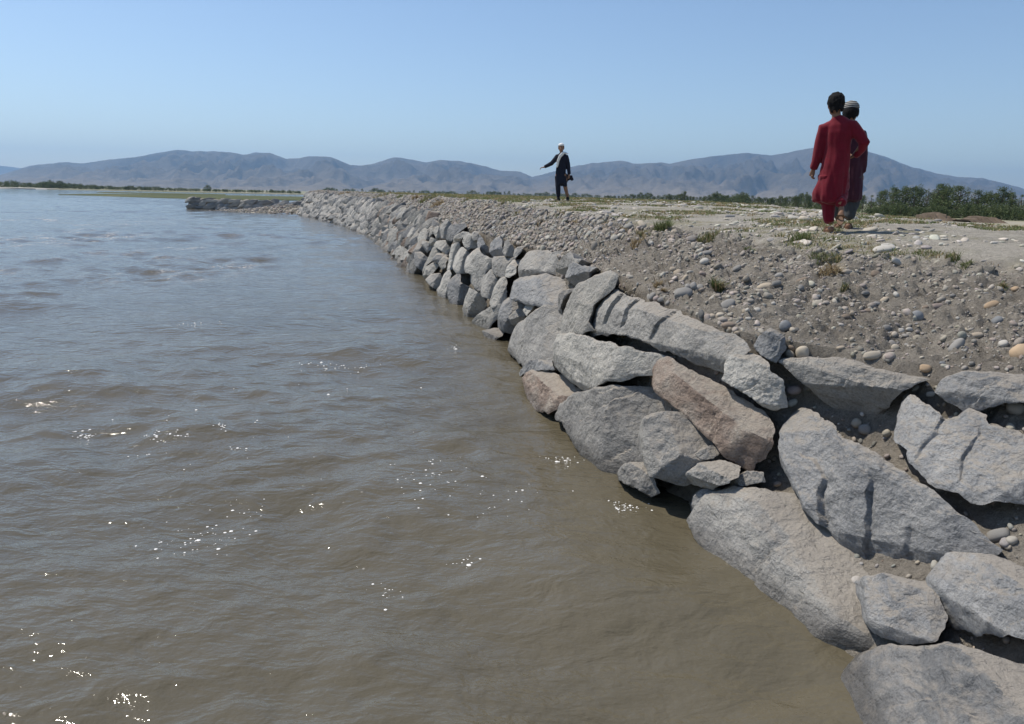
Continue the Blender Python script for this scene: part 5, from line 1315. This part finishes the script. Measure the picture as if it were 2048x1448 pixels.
def sandals(e, lst, mat='leather'):
    for c, f_ in lst:
        f_ = unit(f_); up = np.array([0, 0, 1.0]) if abs(f_[2]) < .8 else np.array([0, -1.0, 0]); dn = -unit(up - f_ * (up @ f_)); s = np.cross(f_, dn); c = np.asarray(c, float)
        bm = bmesh.new(); ring = []
        for k in range(20):
            a = k / 20 * 6.283; l = math.cos(a); w = math.sin(a) * (.036 + .008 * l)
            ring.append(c + f_ * (.06 + .115 * l) + s * w)
        t_ = [bm.verts.new(tuple(p_ - dn * .005)) for p_ in ring]; b_ = [bm.verts.new(tuple(p_ + dn * .010)) for p_ in ring]
        bm.faces.new(t_); bm.faces.new(b_[::-1])
        for k in range(20): bm.faces.new((t_[k], b_[k], b_[(k + 1) % 20], t_[(k + 1) % 20]))
        bmesh.ops.recalc_face_normals(bm, faces=bm.faces)
        me_ = bpy.data.meshes.new('sandal'); bm.to_mesh(me_); bm.free(); o = link('sandal', me_, M[mat], e)
        V, F = tube([c + f_ * .075 + s * .04 + dn * .0, c + f_ * .08 - dn * .045 + s * .02, c + f_ * .08 - dn * .045 - s * .02, c + f_ * .075 - s * .04], [(.016, .004)] * 4, 8)
        sm = bpy.data.meshes.new('strap'); sm.from_pydata(V.tolist(), [], F); sm.update(); link('strap', sm, M[mat], o)
def boy_plum():
    Y_ = 8.95; base = at_depth(1690, 455, Y_); x0 = base[0]
    e = empty('person', (x0, Y_, ground_z(x0, Y_)), 'person in a dark plum tunic and striped knit cap, half hidden behind the red tunic', 'person')
    e.rotation_euler = (0, -0.088, -math.atan2(x0, Y_)); e.scale = (0.98,) * 3
    hc = (.042, .02, 1.305); face = unit([.15, .97, -.1])
    sk = head(hc, (.074, .088, .105), face)
    sk.append(tube([(.04, 0, 1.10), (.04, .005, 1.21), (.042, .015, 1.26)], [.055, .044, .05]))
    sk.append(loft_z([(.60, .03, 0, .105, .085), (.75, .04, 0, .11, .08), (.95, .045, 0, .11, .08), (1.06, .045, 0, .12, .075), (1.12, .04, 0, .07, .055)]))
    sk.append(tube([(.155, 0, 1.07), (.178, .0, .84), (.165, .02, .62)], [.042, .034, .025])); sk += hand((.162, .02, .615), (-.02, .05, -1), (-1, 0, 0), (0, .95, .1), 0.92, 0.45)
    sk.append(tube([(-.075, 0, 1.07), (-.13, .02, .84), (-.15, .06, .65)], [.042, .034, .025])); sk += hand((-.15, .06, .645), (0, .1, -1), (1, 0, 0), (0, .95, .1), 0.92, 0.5)
    sk.append(tube([(.085, 0, .66), (.09, .05, .42), (.04, -.04, .12)], [.085, .055, .034])); sk += foot((.035, -.045, .075), (.0, 1, 0), .20)
    sk.append(tube([(-.03, 0, .66), (-.06, .08, .42), (-.07, .16, .10)], [.085, .055, .034])); sk += foot((-.07, .16, .072), (-.1, 1, 0), .20)
    fuse('body', sk, 0.0075, M['skin'], e, 3)
    hs = [ell((hc[0], hc[1] - .015, hc[2] + .0), (.090, .096, .100)), ell((hc[0], hc[1] - .045, hc[2] - .045), (.076, .055, .06))]
    ho = fuse('hair', hs, 0.008, M['hair'], e, 2, 0.004, (45, 45, 20), 5); cut_face(ho, hc, face, 0.03)
    cp = fuse('cap', [loft_z([(hc[2] + .035, hc[0], hc[1] - .005, .094, .102), (hc[2] + .075, hc[0], hc[1] - .005, .088, .096), (hc[2] + .108, hc[0], hc[1] - .003, .064, .070), (hc[2] + .118, hc[0], hc[1], .03, .03)])], 0.008, M['stripes'], e, 2)
    tu = [loft_z([(.33, .05, .0, .130, .115), (.38, .05, .0, .140, .12), (.55, .05, .0, .135, .112), (.75, .05, 0, .128, .105), (.95, .05, 0, .124, .098), (1.05, .045, 0, .13, .09), (1.115, .042, 0, .09, .064), (1.155, .04, 0, .055, .05)]),
          tube([(.10, 0, 1.07), (.152, 0, 1.055), (.172, 0, .95), (.180, .0, .84), (.176, .01, .73), (.168, .02, .635)], [.058, .063, .058, .054, .050, .047]),
          tube([(-.02, 0, 1.07), (-.07, 0, 1.055), (-.10, .01, .95), (-.13, .02, .84), (-.145, .05, .70)], [.058, .063, .058, .052, .046])]
    fuse('tunic', tu, 0.011, M['plum'], e, 4, 0.010, (13, 13, 3), 6)
    tz = [tube([(.085, 0, .60), (.09, .05, .42), (.065, .0, .27), (.04, -.04, .13)], [.10, .088, .080, .056]), tube([(-.02, 0, .60), (-.05, .08, .42), (-.065, .12, .27), (-.07, .155, .13)], [.10, .085, .072, .052])]
    fuse('trousers', tz, 0.011, M['slate_cloth'], e, 4, 0.009, (14, 14, 4), 7)
    sandals(e, [((.035, -.045, .012), (0, 1, 0)), ((-.07, .16, .012), (-.1, 1, 0))])
def man_far():
    Y_ = 21.7; base = at_depth(1118, 401, Y_); x0 = base[0]
    e = empty('person', (x0, Y_, ground_z(x0, Y_)), 'person in dark clothes with a white scarf and cap, one arm stretched out', 'person')
    e.rotation_euler = (0, 0, -math.atan2(x0, Y_))
    face = unit([-.15, -.98, -.05]); hc = (.012, 0, 1.42)
    sk = head(hc, (.074, .088, .105), face)
    sk.append(tube([(.03, 0, 1.22), (.02, 0, 1.32), (.012, 0, 1.38)], [.056, .046, .05]))
    sk.append(loft_z([(.66, .03, 0, .11, .085), (.85, .03, 0, .11, .08), (1.05, .035, 0, .12, .085), (1.18, .035, 0, .13, .08), (1.25, .03, 0, .07, .055)]))
    sk.append(tube([(-.085, 0, 1.20), (-.225, -.04, 1.00), (-.43, -.10, .90)], [.042, .035, .026])); sk += hand((-.435, -.10, .897), (-1, -.2, -.22), (0, 0, -1), (0, -1, .1), 1.05, 0.6)
    sk.append(tube([(.155, 0, 1.20), (.215, .02, .96), (.25, -.02, .71)], [.042, .035, .026])); sk += hand((.25, -.02, .70), (-.2, 0, -1), (-1, 0, 0), (0, -1, .1), 1.0, 0.6)
    sk.append(tube([(-.04, 0, .72), (-.04, -.03, .42), (-.02, 0, .10)], [.085, .058, .036])); sk += foot((-.02, 0, .072), (-.6, -.8, 0), .22)
    sk.append(tube([(.09, 0, .72), (.15, .0, .42), (.235, .06, .12)], [.085, .058, .038])); sk += foot((.235, .06, .085), (.1, -1, -.1), .22)
    fuse('body', sk, 0.0075, M['skin'], e, 3)
    for k in (-1, 1):
        V, F = ell((hc[0] + k * .03 - .013, -.083, hc[2] + .012), (.011, .007, .007)); me_ = bpy.data.meshes.new('eye'); me_.from_pydata(V.tolist(), [], F); link('eye', me_, M['eye'], e)
    ho = fuse('hair', [ell((hc[0], .016, hc[2] + .012), (.084, .094, .100))], 0.008, M['hair'], e, 2); cut_face(ho, hc, face, 0.035)
    fuse('cap', [loft_z([(hc[2] + .052, hc[0], .004, .084, .094), (hc[2] + .085, hc[0], .004, .078, .088), (hc[2] + .112, hc[0], .004, .05, .056), (hc[2] + .12, hc[0], .004, .02, .02)])], 0.008, M['white_cloth'], e, 2)
    tu = [loft_z([(.47, .05, .0, .14, .13), (.55, .03, .0, .145, .125), (.75, .02, .0, .138, .11), (.95, .03, 0, .128, .10), (1.12, .035, 0, .135, .10), (1.20, .035, 0, .14, .085), (1.255, .03, 0, .09, .065), (1.295, .025, 0, .055, .052)]),
          tube([(-.02, 0, 1.20), (-.085, 0, 1.19), (-.15, -.02, 1.10), (-.235, -.04, 1.00), (-.33, -.07, .95), (-.415, -.095, .905)], [.06, .068, .062, .056, .05, .045]),
          tube([(.09, 0, 1.20), (.155, 0, 1.19), (.19, .01, 1.08), (.22, .02, .95), (.238, .0, .83), (.25, -.02, .73)], [.06, .066, .062, .056, .05, .046]),
          tube([(.12, .05, .68), (.22, .09, .62), (.31, .13, .64), (.355, .15, .57)], [(.04, .09), (.05, .09), (.035, .07), (.015, .04)], 12),
          tube([(.12, .04, .62), (.17, .06, .52), (.13, .05, .46)], [(.06, .08), (.05, .07), (.03, .05)], 12)]
    fuse('tunic', tu, 0.011, M['navy'], e, 3, 0.010, (13, 13, 4), 9)
    tz = [tube([(-.04, 0, .66), (-.04, -.03, .42), (-.03, -.01, .25), (-.02, 0, .12)], [.10, .075, .065, .052]), tube([(.08, 0, .66), (.12, .0, .52), (.145, .0, .44), (.155, .005, .40)], [.10, .078, .066, .058])]
    fuse('trousers', tz, 0.011, M['navy'], e, 3, 0.006, (14, 14, 4), 10)
    sc_ = [tube([(.11, .05, 1.275), (.06, -.07, 1.265), (-.01, -.11, 1.19), (-.055, -.12, 1.08), (-.075, -.125, .98), (-.085, -.12, .90)], [(.028, .05), (.03, .055), (.028, .055), (.024, .05), (.022, .045), (.012, .03)], 12),
           tube([(.02, .06, 1.285), (.10, .03, 1.29), (.16, -.02, 1.275), (.215, -.03, 1.255)], [(.05, .03), (.05, .028), (.045, .022), (.012, .010)], 12)]
    fuse('scarf', sc_, 0.010, M['white_cloth'], e, 3, 0.006, (20, 20, 8), 11)
    for (a_, f_) in (((-.02, 0, .072), (-.6, -.8, 0)), ((.235, .06, .085), (.1, -1, -.1))):
        sh = [(V * 1.0, F) for V, F in foot(a_, f_, .22)][:1]
        V, F = sh[0]; c_ = V.mean(0); fuse('shoe', [(c_ + (V - c_) * 1.28, F), tube([np.array(a_) - np.array([0, 0, .03]), np.array(a_) + np.array([0, 0, .035])], [.046, .044])], 0.009, M['black_leather'], e, 2)
boy_red(); boy_plum(); man_far()

# ------------------------------------------------------------------ haze
bm = bmesh.new(); bmesh.ops.create_cube(bm, size=1.0)
for v in bm.verts: v.co = Vector((v.co.x * 32000, 5400 + v.co.y * 11600, (v.co.z + 0.5) * 508 - 4))
me_ = bpy.data.meshes.new('haze'); bm.to_mesh(me_); bm.free()
hm = bpy.data.materials.new('haze_air'); hm.use_nodes = True; hm.node_tree.nodes.clear()
ho_ = hm.node_tree.nodes.new('ShaderNodeOutputMaterial'); hv = hm.node_tree.nodes.new('ShaderNodeVolumePrincipled')
hv.inputs['Color'].default_value = (0.41, 0.665, 1.0, 1); hv.inputs['Density'].default_value = 1.15e-4; hv.inputs['Anisotropy'].default_value = 0.25
hm.node_tree.links.new(hv.outputs[0], ho_.inputs['Volume'])
tag(link('haze', me_, hm), kind='stuff')
